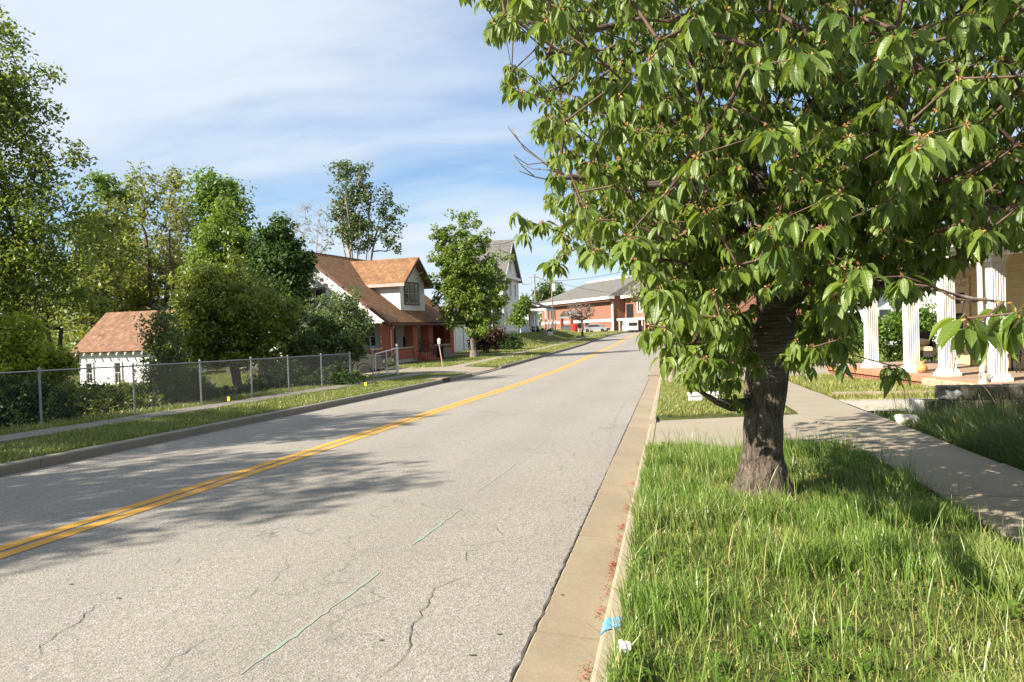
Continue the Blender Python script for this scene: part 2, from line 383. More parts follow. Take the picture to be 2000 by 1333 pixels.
def bricks(name, c1, c2, mortar, bw=0.21, rh=0.075):
    def f(t):
        sep = t.new('ShaderNodeSeparateXYZ'); t.link(t.obj, sep.inputs[0]); cb = t.new('ShaderNodeCombineXYZ')
        t.link(t.math('ADD', sep.outputs[0], sep.outputs[1]), cb.inputs[0]); t.link(sep.outputs[2], cb.inputs[1])
        br = t.new('ShaderNodeTexBrick'); br.inputs['Scale'].default_value = 1.0; br.inputs['Brick Width'].default_value = bw
        br.inputs['Row Height'].default_value = rh; br.inputs['Mortar Size'].default_value = 0.007
        br.inputs['Color1'].default_value = tuple(c1)+(1,); br.inputs['Color2'].default_value = tuple(c2)+(1,); br.inputs['Mortar'].default_value = tuple(mortar)+(1,)
        t.link(cb.outputs[0], br.inputs['Vector'])
        n = t.noise(t.obj, 1.4, 4, 0.6)
        c = t.mix(t.ramp(n, [(0.4, 0.0), (0.75, 0.35)]), br.outputs['Color'], tuple(a*0.5 for a in c1))
        t.link(c, t.bs.inputs['Base Color']); t.bs.inputs['Roughness'].default_value = 0.85
        bump(t, br.outputs['Fac'], -0.4, 0.01)
    return mat(name, f)
def yellow_paint(t):
    n = t.noise(t.pos, 14, 5, 0.75); n2 = t.noise(t.pos, 60, 3, 0.7); big = t.noise(t.pos, 0.8, 3, 0.5)
    w = t.math('ADD', t.math('ADD', t.math('MULTIPLY', n, 0.6), t.math('MULTIPLY', n2, 0.5)), t.math('MULTIPLY', big, 0.25))
    c = t.mix(t.ramp(w, [(0.0, 0.0), (0.69, 0.0), (0.82, 0.85)]), (0.52, 0.26, 0.020), (0.19, 0.175, 0.15))
    c = t.mix(t.ramp(n2, [(0.4, 0.0), (0.7, 0.35)]), c, (0.58, 0.34, 0.055))
    t.link(c, t.bs.inputs['Base Color']); t.bs.inputs['Roughness'].default_value = 0.8; bump(t, n2, 0.4, 0.004)
def worn_paint(name, col, cover):
    def f(t):
        n = t.noise(t.pos, 40, 4, 0.7); n2 = t.noise(t.pos, 4, 3, 0.6)
        w = t.math('ADD', t.math('MULTIPLY', n, 0.7), t.math('MULTIPLY', n2, 0.4))
        c = t.mix(t.ramp(w, [(0.40, cover), (0.66, 0.0)]), (0.25, 0.232, 0.205), col)
        t.link(c, t.bs.inputs['Base Color']); t.bs.inputs['Roughness'].default_value = 0.85
    return mat(name, f)

M = {}
M['asphalt'] = mat('asphalt', m_asphalt)
M['gutter'] = concrete('gutter_concrete', (0.27, 0.218, 0.146), stain=0.7)
M['kerb'] = concrete('kerb_concrete', (0.285, 0.24, 0.17))
M['kerb_grey'] = concrete('kerb_grey_concrete', (0.20, 0.178, 0.142), stain=0.6)
M['walk'] = concrete('walk_concrete', (0.25, 0.215, 0.16))
M['walk_grey'] = concrete('walk_grey_concrete', (0.19, 0.172, 0.14))
M['soil'] = mat('soil', m_soil)
M['yellow'] = mat('yellow_paint', yellow_paint)
M['teal'] = worn_paint('teal_paint', (0.10, 0.33, 0.25), 0.45)
M['blue'] = worn_paint('blue_paint', (0.07, 0.30, 0.66), 1.4)
M['crack'] = plain('crack_dark', (0.062, 0.057, 0.05), 0.95)
M['white'] = plain('white_paint', (0.60, 0.59, 0.56), 0.6, var=0.10)
M['whitewash'] = plain('white_siding', (0.62, 0.62, 0.595), 0.65, var=0.10, scale=2)
M['black'] = plain('black_paint', (0.015, 0.015, 0.016), 0.5)
M['steel'] = plain('galvanised', (0.27, 0.275, 0.28), 0.5, 0.6, 0.1, 14)
M['wire'] = plain('fence_wire', (0.075, 0.077, 0.08), 0.6, 0.3, 0.1, 10)
M['glass'] = plain('window_glass', (0.03, 0.035, 0.04), 0.06, 0.0, 0.2, 2, spec=0.8)
M['wood'] = plain('weathered_wood', (0.24, 0.19, 0.14), 0.85, var=0.3, scale=9, bmp=0.4)
M['pole'] = plain('pole_wood', (0.22, 0.18, 0.14), 0.85, var=0.3, scale=3)
M['browntrim'] = plain('brown_trim', (0.10, 0.045, 0.035), 0.6)
M['pinktrim'] = plain('faded_trim', (0.46, 0.30, 0.25), 0.6)
M['bark'] = mat('cherry_bark', m_bark)
M['barkgrey'] = plain('grey_bark', (0.15, 0.125, 0.10), 0.9, var=0.45, scale=8, bmp=0.6)
M['barkdark'] = plain('dark_bark', (0.06, 0.048, 0.038), 0.9, var=0.4, scale=8, bmp=0.5)
M['twig'] = plain('twig_bark', (0.10, 0.062, 0.045), 0.8, var=0.35, scale=20)
M['baretwig'] = plain('bare_twig', (0.26, 0.21, 0.17), 0.85, var=0.25, scale=6)
M['bud'] = plain('bud_scales', (0.36, 0.19, 0.07), 0.8, var=0.35, scale=30)
M['roof'] = shingles('brown_shingles', (0.215, 0.112, 0.056), (0.16, 0.082, 0.042), (0.29, 0.165, 0.088))
M['roofgrey'] = shingles('grey_shingles', (0.135, 0.13, 0.12), (0.105, 0.10, 0.095), (0.165, 0.16, 0.15))
M['roofdark'] = shingles('dark_shingles', (0.05, 0.05, 0.055), (0.04, 0.04, 0.045), (0.07, 0.07, 0.075))
M['roofred'] = shingles('rust_shingles', (0.205, 0.105, 0.062), (0.14, 0.075, 0.05), (0.29, 0.18, 0.12))
M['brick'] = bricks('red_brick', (0.38, 0.070, 0.030), (0.28, 0.050, 0.022), (0.26, 0.20, 0.16))
M['brickorange'] = bricks('orange_brick', (0.26, 0.098, 0.058), (0.19, 0.072, 0.044), (0.38, 0.29, 0.22), 0.42, 0.14)
M['tile'] = bricks('clay_tile', (0.44, 0.185, 0.10), (0.37, 0.15, 0.08), (0.30, 0.22, 0.16), 0.2, 0.2)
M['stone'] = plain('lime_stone', (0.36, 0.29, 0.20), 0.9, var=0.3, scale=7, bmp=0.6)
M['foundation'] = concrete('foundation_block', (0.33, 0.30, 0.26))
M['tan'] = plain('tan_siding', (0.47, 0.385, 0.21), 0.6, var=0.06, scale=3)
M['tandoor'] = plain('tan_door', (0.45, 0.36, 0.22), 0.55, var=0.05)
M['wicker'] = plain('dark_wicker', (0.035, 0.025, 0.02), 0.6, var=0.5, scale=60, bmp=0.6)
M['cushion'] = plain('cream_cushion', (0.62, 0.50, 0.28), 0.85, var=0.08)
M['clay'] = plain('clay_pot', (0.52, 0.26, 0.09), 0.75, var=0.2, scale=10)
M['wallblock'] = plain('dark_block', (0.085, 0.075, 0.062), 0.92, var=0.45, scale=9, bmp=0.7)
M['whiterock'] = plain('white_rock', (0.40, 0.385, 0.355), 0.9, var=0.35, scale=14, bmp=0.8)
M['gravel'] = mat('gravel', lambda t: (
    t.link(t.mix(t.noise(t.pos, 40, 3, 0.8), (0.22, 0.20, 0.16), (0.62, 0.58, 0.49)), t.bs.inputs['Base Color']),
    bump(t, t.noise(t.pos, 45, 3, 0.8), 0.9, 0.03)))
M['red'] = plain('red_plastic', (0.55, 0.02, 0.02), 0.45)
M['redpost'] = plain('red_post_paint', (0.62, 0.10, 0.05), 0.6)
M['silver'] = plain('silver_paint', (0.42, 0.43, 0.45), 0.25, 0.6, 0.04)
M['darkpaint'] = plain('dark_car_paint', (0.10, 0.095, 0.09), 0.22, 0.5, 0.05)
M['tyre'] = plain('tyre_rubber', (0.012, 0.012, 0.012), 0.85)
M['chrome'] = plain('chrome', (0.62, 0.63, 0.65), 0.15, 1.0, 0.03)
M['lightblue'] = plain('light_blue_siding', (0.52, 0.60, 0.68), 0.6, var=0.05)
M['blueitem'] = plain('blue_plastic', (0.16, 0.38, 0.66), 0.5)
M['yellowflag'] = plain('yellow_plastic', (0.85, 0.66, 0.02), 0.5)
M['paper'] = plain('paper', (0.80, 0.79, 0.76), 0.8, var=0.08, scale=20)
M['debris'] = plain('red_debris', (0.30, 0.055, 0.03), 0.85, var=0.5, scale=40)
M['grey_bin'] = plain('grey_bin', (0.10, 0.11, 0.115), 0.5)

# ------------------------------------------------------------------ large structure: ground, road, kerbs, pavements
def build_ground():
    ul = [-2500, -900, -350, -160, -100, -70, -55, -45, -38, -33, -29, -26, -23.5, -21.5, -20, -18.5, -17.5, -16.5, -15.5, -14.7, -14, -13.4, -12.9, -12.5, -12, -11.5, -11, -10.5, -10, -9.6, -9.08, -8.98,
          -0.40, -0.29, -0.1, 0.15, 0.45, 0.8, 1.15, 1.5, 1.7, 2.2, 2.8, 3.2, 3.4, 3.6, 3.9, 4.2, 4.6, 5, 5.4, 5.8, 6.2, 6.7, 7.4, 8.2, 9, 10, 11, 12, 14, 17, 21, 26, 34, 45, 60, 100, 200, 500, 1200, 2500]
    yl = list(np.concatenate([[-1500, -500, -150, -70], np.arange(-40, 0, 4), np.arange(0, 12.4, .45), [12.6, 12.8, 13.0, 13.2, 13.4], np.arange(14, 34, 1.), np.arange(34, 100, 2.), np.arange(100, 170, 5.), [180, 200, 240, 300, 420, 700, 1300, 3000]]))
    U, Y = np.meshgrid(ul, yl); X = U+xoff(Y); Z = G(X, Y)
    far = np.maximum(np.abs(X)-70, 0)+np.maximum(Y-170, 0)+np.maximum(-Y-40, 0)
    Z = Z*np.exp(-far/300)
    nu, ny = len(ul), len(yl)
    i = np.arange(ny-1)[:, None]*nu+np.arange(nu-1)[None]
    F = np.stack([i, i+1, i+nu+1, i+nu], -1).reshape(-1, 4)
    o = obj_np('ground', np.stack([X, Y, Z], -1), F, M['soil'], smooth=True); tag(o, kind='structure')
build_ground()

def sheet(name, u0, u1, ys, dz, m, parent=None, kind=None, nu=2):
    us = np.linspace(u0, u1, nu)
    U, Y = np.meshgrid(us, ys); X = U+xoff(Y); Z = base(X, Y)+dz
    n = len(ys); i = np.arange(n-1)[:, None]*nu+np.arange(nu-1)[None]
    F = np.stack([i, i+1, i+nu+1, i+nu], -1).reshape(-1, 4)
    return tag(obj_np(name, np.stack([X, Y, Z], -1), F, m, parent), kind=kind)
def section(name, prof, ys, m, parent=None, kind=None, shrink=0.0):
    """cross-section (u, dz above the road plane) drawn along the street, closed at both ends"""
    ys = np.asarray(ys, float).copy(); ys[0] += shrink; ys[-1] -= shrink
    n = len(prof); vs = []
    for y in ys:
        for u, dz in prof:
            x = u+float(xoff(y)); vs.append((x, y, float(base(x, y))+dz))
    mb = MB(); fs = [(i*n+k, i*n+(k+1) % n, (i+1)*n+(k+1) % n, (i+1)*n+k) for i in range(len(ys)-1) for k in range(n)]
    fs += [tuple(range(n)), tuple(len(ys)*n-1-k for k in range(n))]
    mb.add(vs, [f[::-1] for f in fs])
    return tag(mb.build(name, m, parent), kind=kind)
YS = np.concatenate([np.arange(-30, 40, 2.0), np.arange(40, 230, 4.0)])
road = sheet('road', -9.0, -0.775, YS, 0.0, M['asphalt'], kind='structure', nu=6)
# double yellow centre line, as two worn strips
for c in (-5.555, -5.345):
    sheet('centre_line', c-0.075, c+0.075, np.concatenate([np.arange(-5, 100, 1.0), np.arange(100, 225, 3.0)]), 0.005, M['yellow'], road)

def ground_hit(px, py, dz=0.0):
    d = FW+(px-1000)/FPX*RT-(py-666.5)/FPX*UP
    lo, hi = 1.0, 120.0
    f = lambda t: CAM0[2]+t*d[2]-float(base(CAM0[0]+t*d[0], CAM0[1]+t*d[1]))-dz
    for t in np.arange(1.0, 160, .25):
        if f(t) < 0: hi = t; lo = t-.25; break
    for _ in range(30):
        m_ = (lo+hi)/2
        if f(m_) < 0: hi = m_
        else: lo = m_
    p = CAM0+hi*d; return float(p[0]), float(p[1])
def road_strip(name, pts, width, m, dz, wob=0.0, seed=0):
    """a thin flat band lying on the road along a list of (x, y)"""
    rr = random.Random(seed); P = []
    for (a, b) in zip(pts[:-1], pts[1:]):
        L = math.dist(a, b); n = max(1, int(L/0.06))
        for k in range(n):
            t = k/n; P.append((a[0]+(b[0]-a[0])*t+rr.gauss(0, wob), a[1]+(b[1]-a[1])*t+rr.gauss(0, wob)))
    P.append(pts[-1]); vs = []; 
    for i, p in enumerate(P):
        q0, q1 = P[max(0, i-1)], P[min(len(P)-1, i+1)]; dx, dy = q1[0]-q0[0], q1[1]-q0[1]; L = math.hypot(dx, dy) or 1
        w = width*.5*(1 if wob == 0 else (0.35+rr.random()*0.9)*min(1, 0.3+4*min(i, len(P)-1-i)/len(P)))
        for sgn in (-1, 1):
            x, y = p[0]-dy/L*w*sgn, p[1]+dx/L*w*sgn; vs.append((x, y, float(base(x, y))+dz))
    return MB().add(vs, [(2*i, 2*i+1, 2*i+3, 2*i+2) for i in range(len(P)-1)]).build(name, m, road)
for k, (a, b) in enumerate([((470, 1318), (742, 1118)), ((802, 1068), (898, 996)), ((930, 962), (1010, 905)), ((1040, 880), (1062, 862))]):
    road_strip('survey_line', [ground_hit(*a), ground_hit(*b)], 0.03, M['teal'], 0.003, 0.004, k)
CR = [[(315, 1316), (345, 1287), (372, 1268), (400, 1247)], [(70, 1290), (75, 1262), (115, 1240), (160, 1208), (190, 1180)], [(735, 1328), (782, 1290), (800, 1262), (802, 1225), (835, 1180), (850, 1150), (912, 1126), (945, 1118)],
      [(887, 1077), (925, 1076), (945, 1064), (985, 1056), (1012, 1053)], [(962, 1025), (978, 1040), (980, 1052)], [(905, 1078), (912, 1100)], [(528, 1145), (560, 1108), (556, 1092)], [(335, 1108), (345, 1098), (350, 1088)],
      [(160, 1170), (205, 1158)], [(600, 1045), (634, 1030)], [(1095, 985), (1120, 978), (1122, 968)], [(918, 868), (915, 858), (922, 860)], [(895, 850), (935, 835), (985, 808), (1010, 800)],
      [(1118, 885), (1122, 896), (1130, 898)], [(632, 842), (650, 836), (660, 838)], [(1190, 862), (1204, 815), (1222, 780)], [(420, 1052), (430, 1045)], [(0, 1130), (30, 1122)], [(250, 1200), (275, 1190)], [(480, 1170), (508, 1150)]]
for k, c in enumerate(CR):
    road_strip('road_crack', [ground_hit(*p) for p in c], 0.0055 if k < 3 else 0.004, M['crack'], 0.0045, 0.011, k+50)
for k, (px, py) in enumerate([(975, 1240), (745, 1252), (923, 1281), (1098, 1163), (140, 1142), (232, 1170)]):
    x, y = ground_hit(px, py); rr = random.Random(k)
    vs = [(x, y, float(base(x, y))+.004)]+[(x+math.cos(a)*r, y+math.sin(a)*r*.8, float(base(x, y))+.004) for a, r in ((i*.7, rr.uniform(.006, .022)) for i in range(9))]
    MB().add(vs, [(0, i, i % 9+1) for i in range(1, 10)]).build('tar_spot', M['crack'], road)

# the open, crumbling seam between asphalt and gutter
for k, (y0, y1) in enumerate([(1.5, 9.0), (9.1, 20.0), (20.1, 29.0)]):
    road_strip('edge_seam', [(-.778, y0), (-.776, (y0+y1)/2), (-.778, y1)], 0.017, M['crack'], 0.0055, 0.006, 90+k)
# right-hand gutter and kerb, poured in bays with open joints
gutter = empty('gutter', (0, 0, 0), kind='structure'); kerb = empty('kerb', (0, 0, 0), kind='structure')
joints = [-4, -1.2, 2.0, 3.95, 5.95, 8.05, 10.2, 13.2, 16.2, 19.2, 22.2, 25.0, 28, 32, 37, 43, 50, 60, 72, 86, 100, 120, 150, 200]
for k, (a, b) in enumerate(zip(joints[:-1], joints[1:])):
    ys = np.linspace(a, b, max(2, int((b-a)/3)+1)); sh = 0.006 if b < 40 else 0.01
    section('gutter_slab', [(-0.775, -0.10), (-0.405, -0.10), (-0.405, -0.028+0.006*(k % 2)), (-0.757, 0.004+0.003*(k % 3)), (-0.775, -0.006)], ys, M['gutter'], gutter, shrink=sh*2.2)
    lo = 10.1 < (a+b)/2 < 13.4
    top = 0.135 if not lo else 0.06
    section('kerb_slab', [(-0.402, -0.12), (-0.27, -0.12), (-0.27, top), (-0.285, top+.008), (-0.355, top+.004), (-0.378, top-.016), (-0.402, -0.02)], ys, M['kerb'], kerb, shrink=sh)
lk = empty('far_kerb', (0, 0, 0), kind='structure')
lj = [-10, -5, 0, 3, 6, 9, 11.6, 14.6, 17.6, 20.6, 23.6, 26.6, 28.2, 29.7, 33, 36, 39, 44, 49, 54, 60, 68, 78, 90, 104, 120, 140, 170, 210]
for a, b in zip(lj[:-1], lj[1:]):
    if (a, b) == (28.2, 29.7): continue
    ys = np.linspace(a, b, max(2, int((b-a)/3)+1)); drop = 33 <= a < 39
    top = 0.15 if not drop else 0.05
    section('kerb_slab', [(-9.1, -0.1), (-8.96, -0.1), (-8.93, top-.02), (-8.955, top), (-9.075, top+.004), (-9.1, top-.01)][::-1], ys, M['kerb_grey'], lk, shrink=0.006)

# pavements in slabs
walk = empty('sidewalk', (0, 0, 0), kind='structure')
sj = [-6, -4.4, -2.8, -1.2, .4, 2, 3.6, 5.2, 6.8, 8.4, 10.0, 11.75, 13.5, 15.1, 16.7, 18.3, 19.9, 21.5, 23.1, 24.9, 27.9, 30.9, 33, 36, 39, 42, 46, 52, 60, 70]
for k, (a, b) in enumerate(zip(sj[:-1], sj[1:])):
    t = 0.165+0.006*((k*7) % 3)
    section('paving_slab', [(2.2, 0.0), (3.30, 0.0), (3.30, t), (2.2, t)], [a, b], M['walk'], walk, shrink=0.006)
apron = empty('driveway_apron', (0, 0, 0), kind='structure')
for k, (y0, y1) in enumerate([(10.0, 11.75), (11.75, 13.5)]):
    for j, (u0, u1) in enumerate([(-0.262, 2.19)]):
        section('apron_slab', [(u0, -.05), (u1, -.05), (u1, 0.163), (u0, 0.075)], [y0, y1], M['walk'], apron, shrink=0.006)
apr2 = empty('second_driveway', (0, 0, 0), kind='structure')
for k, (y0, y1) in enumerate([(24.9, 27.9), (27.9, 30.9)]):
    section('apron_slab', [(-0.262, -.05), (2.19, -.05), (2.19, 0.16), (-0.262, 0.09)], [y0, y1], M['walk'], apr2, shrink=0.006)
    section('apron_slab', [(3.31, -.05), (9.0, -.05), (9.0, 0.22), (3.31, 0.165)], [y0, y1], M['walk'], apr2, shrink=0.006)
lw = empty('far_sidewalk', (0, 0, 0), kind='structure')
fj = list(np.arange(-6, 60, 1.55))+list(np.arange(62, 150, 4.0))
for k, (a, b) in enumerate(zip(fj[:-1], fj[1:])):
    t = 0.215+0.005*((k*5) % 3)
    section('paving_slab', [(-11.85, 0.05), (-10.95, 0.05), (-10.95, t), (-11.85, t)], [a, b], M['walk_grey'] if a < 32 else M['walk'], lw, shrink=0.008)
section('far_driveway', [(-14.6, 0.0), (-9.11, 0.0), (-9.11, 0.09), (-11.0, 0.225), (-14.6, 0.225)], [33.2, 35.8, 38.6], M['walk'], kind='structure')
section('garage_path', [(-20.0, 0.0), (-11.86, 0.0), (-11.86, 0.225), (-20.0, 0.235)], [55.5, 57.5], M['walk'], kind='structure')
section('house_path', [(-14.5, 0.0), (-9.11, 0.0), (-9.11, 0.16), (-11, 0.24), (-14.5, 0.4)], [84, 86], M['walk'], kind='structure')
gd = sheet('gravel_drive', 3.31, 9.5, np.linspace(13.75, 16.1, 5), 0.175, M['gravel'], kind='structure', nu=5)

# ------------------------------------------------------------------ plants: grass blades, trees, shrubs
def grass(name, pts, hgt, wid, m, label=None, lean=0.35, comb=(0, 0), seed=0, seg=2, parent=None, straw=0.06):
    """pts (n,3) roots; one bent tapering blade on each"""
    r = np.random.default_rng(seed); n = len(pts)
    if n == 0: return None
    az = r.uniform(0, 2*np.pi, n); ln = np.abs(r.normal(0, lean, n))+0.05
    dx = np.cos(az)*ln+comb[0]; dy = np.sin(az)*ln+comb[1]
    fa = az+r.normal(1.57, 0.5, n); wx = np.cos(fa)*wid*.5; wy = np.sin(fa)*wid*.5
    rows = []
    al = []
    for k in range(seg+1):
        t = k/seg; c = t**1.8
        x = pts[:, 0]+dx*hgt*c; y = pts[:, 1]+dy*hgt*c; z = pts[:, 2]+hgt*t*(1-0.22*np.clip(dx**2+dy**2, 0, 1.2)*t)
        w = 1.0-0.35*t if k < seg else 0
        if k < seg:
            rows += [np.stack([x-wx*w, y-wy*w, z], -1), np.stack([x+wx*w, y+wy*w, z], -1)]; al += [t, t]
        else: rows.append(np.stack([x, y, z], -1)); al.append(1.0)
    nv = len(rows); Vv = np.stack(rows, 1).reshape(-1, 3); b = np.arange(n)[:, None]*nv
    F4 = np.concatenate([b+np.array([2*k, 2*k+1, 2*k+3, 2*k+2]) for k in range(seg-1)], 0) if seg > 1 else np.zeros((0, 4), int)
    F3 = b+np.array([2*seg-2, 2*seg-1, 2*seg])
    tint = r.uniform(0, 0.9, n); tint[r.random(n) < straw] = 0.97
    o = obj_np(name, Vv, [F4, F3], m, parent, {'tint': np.repeat(tint, nv), 'along': np.tile(np.array(al), n)})
    return tag(o, kind='stuff')
def scatter(n, u0, u1, y0, y1, seed=0, dens=None):
    r = np.random.default_rng(seed); u = r.uniform(u0, u1, n); y = r.uniform(y0, y1, n)
    if dens is not None:
        k = r.random(n) < dens(u, y); u, y = u[k], y[k]
    x = u+xoff(y); return np.stack([x, y, G(x, y)], -1)

def branches(parent, segs, name, m, sides=6):
    """segs: list of (p0, p1, r0, r1): every twig a little tapered prism"""
    if not segs: return None
    A = np.array([s_[0] for s_ in segs]); B = np.array([s_[1] for s_ in segs]); R0 = np.array([s_[2] for s_ in segs]); R1 = np.array([s_[3] for s_ in segs])
    d = B-A; L = np.linalg.norm(d, axis=1, keepdims=True)+1e-9; t = d/L
    ref = np.where(np.abs(t[:, 2:3]) < .9, np.array([[0, 0, 1.]]), np.array([[1., 0, 0]]))
    a = np.cross(t, ref); a /= np.linalg.norm(a, axis=1, keepdims=True)+1e-9; b = np.cross(t, a)
    B = B+t*(R1[:, None]*0.5)
    vs = []
    for P_, R_ in ((A, R0), (B, R1)):
        for k in range(sides):
            w = 2*np.pi*k/sides; vs.append(P_+(a*np.cos(w)+b*np.sin(w))*R_[:, None])
    Vv = np.stack(vs, 1).reshape(-1, 3); base_ = np.arange(len(segs))[:, None]*2*sides
    F = np.concatenate([base_+np.array([k, (k+1) % sides, sides+(k+1) % sides, sides+k]) for k in range(sides)], 0)
    return obj_np(name, Vv, F, m, parent, smooth=True)
def skeleton(root_nodes, targets, rtip, expo=0.5, jit=0.08, step=0.5, up=0.0, rnd=None, rmax=1.0):
    """grow twigs from a list of (point, parent index) to every target; returns segments with pipe-model radii and the end points"""
    rnd = rnd or np.random.default_rng(5)
    P = [np.array(p, float) for p, _ in root_nodes]; PA = [q for _, q in root_nodes]
    order = np.argsort(np.linalg.norm(targets-P[min(len(P)-1, 1)], axis=1)); ends = np.zeros(len(targets), int)
    cap = len(P)+len(targets)*14
    arr = np.zeros((cap, 3)); arr[:len(P)] = P; n = len(P)
    for ti in order:
        tg = targets[ti]; d = arr[:n]-tg; cost = np.linalg.norm(d, axis=1)+np.maximum(d[:, 2], 0)*0.5
        j = int(np.argmin(cost)); p = arr[j].copy(); L = np.linalg.norm(tg-p); k = max(1, min(10, int(L/step)))
        prev = j
        for s_ in range(1, k+1):
            t = s_/k; q = p+(tg-p)*t; q[2] += up*L*math.sin(math.pi*t)*0.5
            if s_ < k: q = q+rnd.normal(0, jit*step, 3)
            if n >= cap: break
            arr[n] = q; PA.append(prev); prev = n; n += 1
        ends[ti] = prev
    cnt = np.zeros(n)
    for e in ends: cnt[e] += 1
    for i in range(n-1, 0, -1):
        if PA[i] is not None and PA[i] >= 0: cnt[PA[i]] += cnt[i]
    rad = np.minimum(rtip*np.maximum(cnt, 1)**expo, rmax)
    segs = []
    for i in range(n):
        p = PA[i]
        if p is not None and p >= 0: segs.append((arr[p], arr[i], min(rad[p], rad[i]*1.25), rad[i]))
    return segs, arr[:n], ends
def leaf_cloud(centers, rad, per, size, rnd, flat=0.0, droop=0.0, aspect=0.55):
    """rhombic leaf cards spread round clump centres"""
    n = len(centers)*per; c = np.repeat(centers, per, 0); rr = np.repeat(np.broadcast_to(rad, (len(centers),)), per)
    off = rnd.normal(0, 1, (n, 3)); off *= (rnd.random((n, 1))**0.4)/(np.linalg.norm(off, axis=1, keepdims=True)+1e-9)
    p = c+off*rr[:, None]*np.array([1, 1, 0.75])
    nrm = rnd.normal(0, 1, (n, 3))+off*0.9+np.array([0, 0, 0.7+flat]); nrm /= np.linalg.norm(nrm, axis=1, keepdims=True)
    ax = rnd.normal(0, 1, (n, 3))+np.array([0, 0, -droop]); ax -= nrm*np.sum(ax*nrm, 1, keepdims=True); ax /= np.linalg.norm(ax, axis=1, keepdims=True)+1e-9
    sd_ = np.cross(nrm, ax); s = size*rnd.uniform(0.6, 1.3, (n, 1))
    q = [p-ax*s*.5, p+sd_*s*aspect*.5+nrm*s*0.06, p+ax*s*.5, p-sd_*s*aspect*.5+nrm*s*0.06]
    Vv = np.stack(q, 1).reshape(-1, 3); F = np.arange(n*4).reshape(-1, 4)
    ct = rnd.uniform(0, 1, len(centers))
    tint = np.clip(np.repeat(ct, per)*0.55+rnd.uniform(0, 0.55, n), 0, 1)
    return Vv, F, np.repeat(tint, 4)
def lobes_px(lobes, D, depth=1.0):
    """crown lobes (px, py, rx, ry[, dD]) on the photograph -> centres and radii in metres at distance D"""
    out = []
    for l in lobes:
        d = D+(l[4] if len(l) > 4 else 0); c = P3(l[0], l[1], d); out.append((c, l[2]/FPX*d, l[3]/FPX*d, l[2]/FPX*d*depth))
    return out
def sample_lobes(lobes, n, rnd, shell=0.35):
    vol = np.array([a*b*c for _, a, b, c in lobes]); pick = rnd.choice(len(lobes), n, p=vol/vol.sum())
    d = rnd.normal(0, 1, (n, 3)); d /= np.linalg.norm(d, axis=1, keepdims=True); r = rnd.random(n)**(shell)
    d *= r[:, None]; out = np.zeros((n, 3)); rxy = np.array([math.cos(YAW), math.sin(YAW), 0]); fxy = np.array([-math.sin(YAW), math.cos(YAW), 0])
    for i, (c, a, b, e) in enumerate(lobes):
        k = pick == i; out[k] = c+d[k, 0:1]*a*rxy+d[k, 1:2]*e*fxy+d[k, 2:3]*b*np.array([0, 0, 1])
    return out
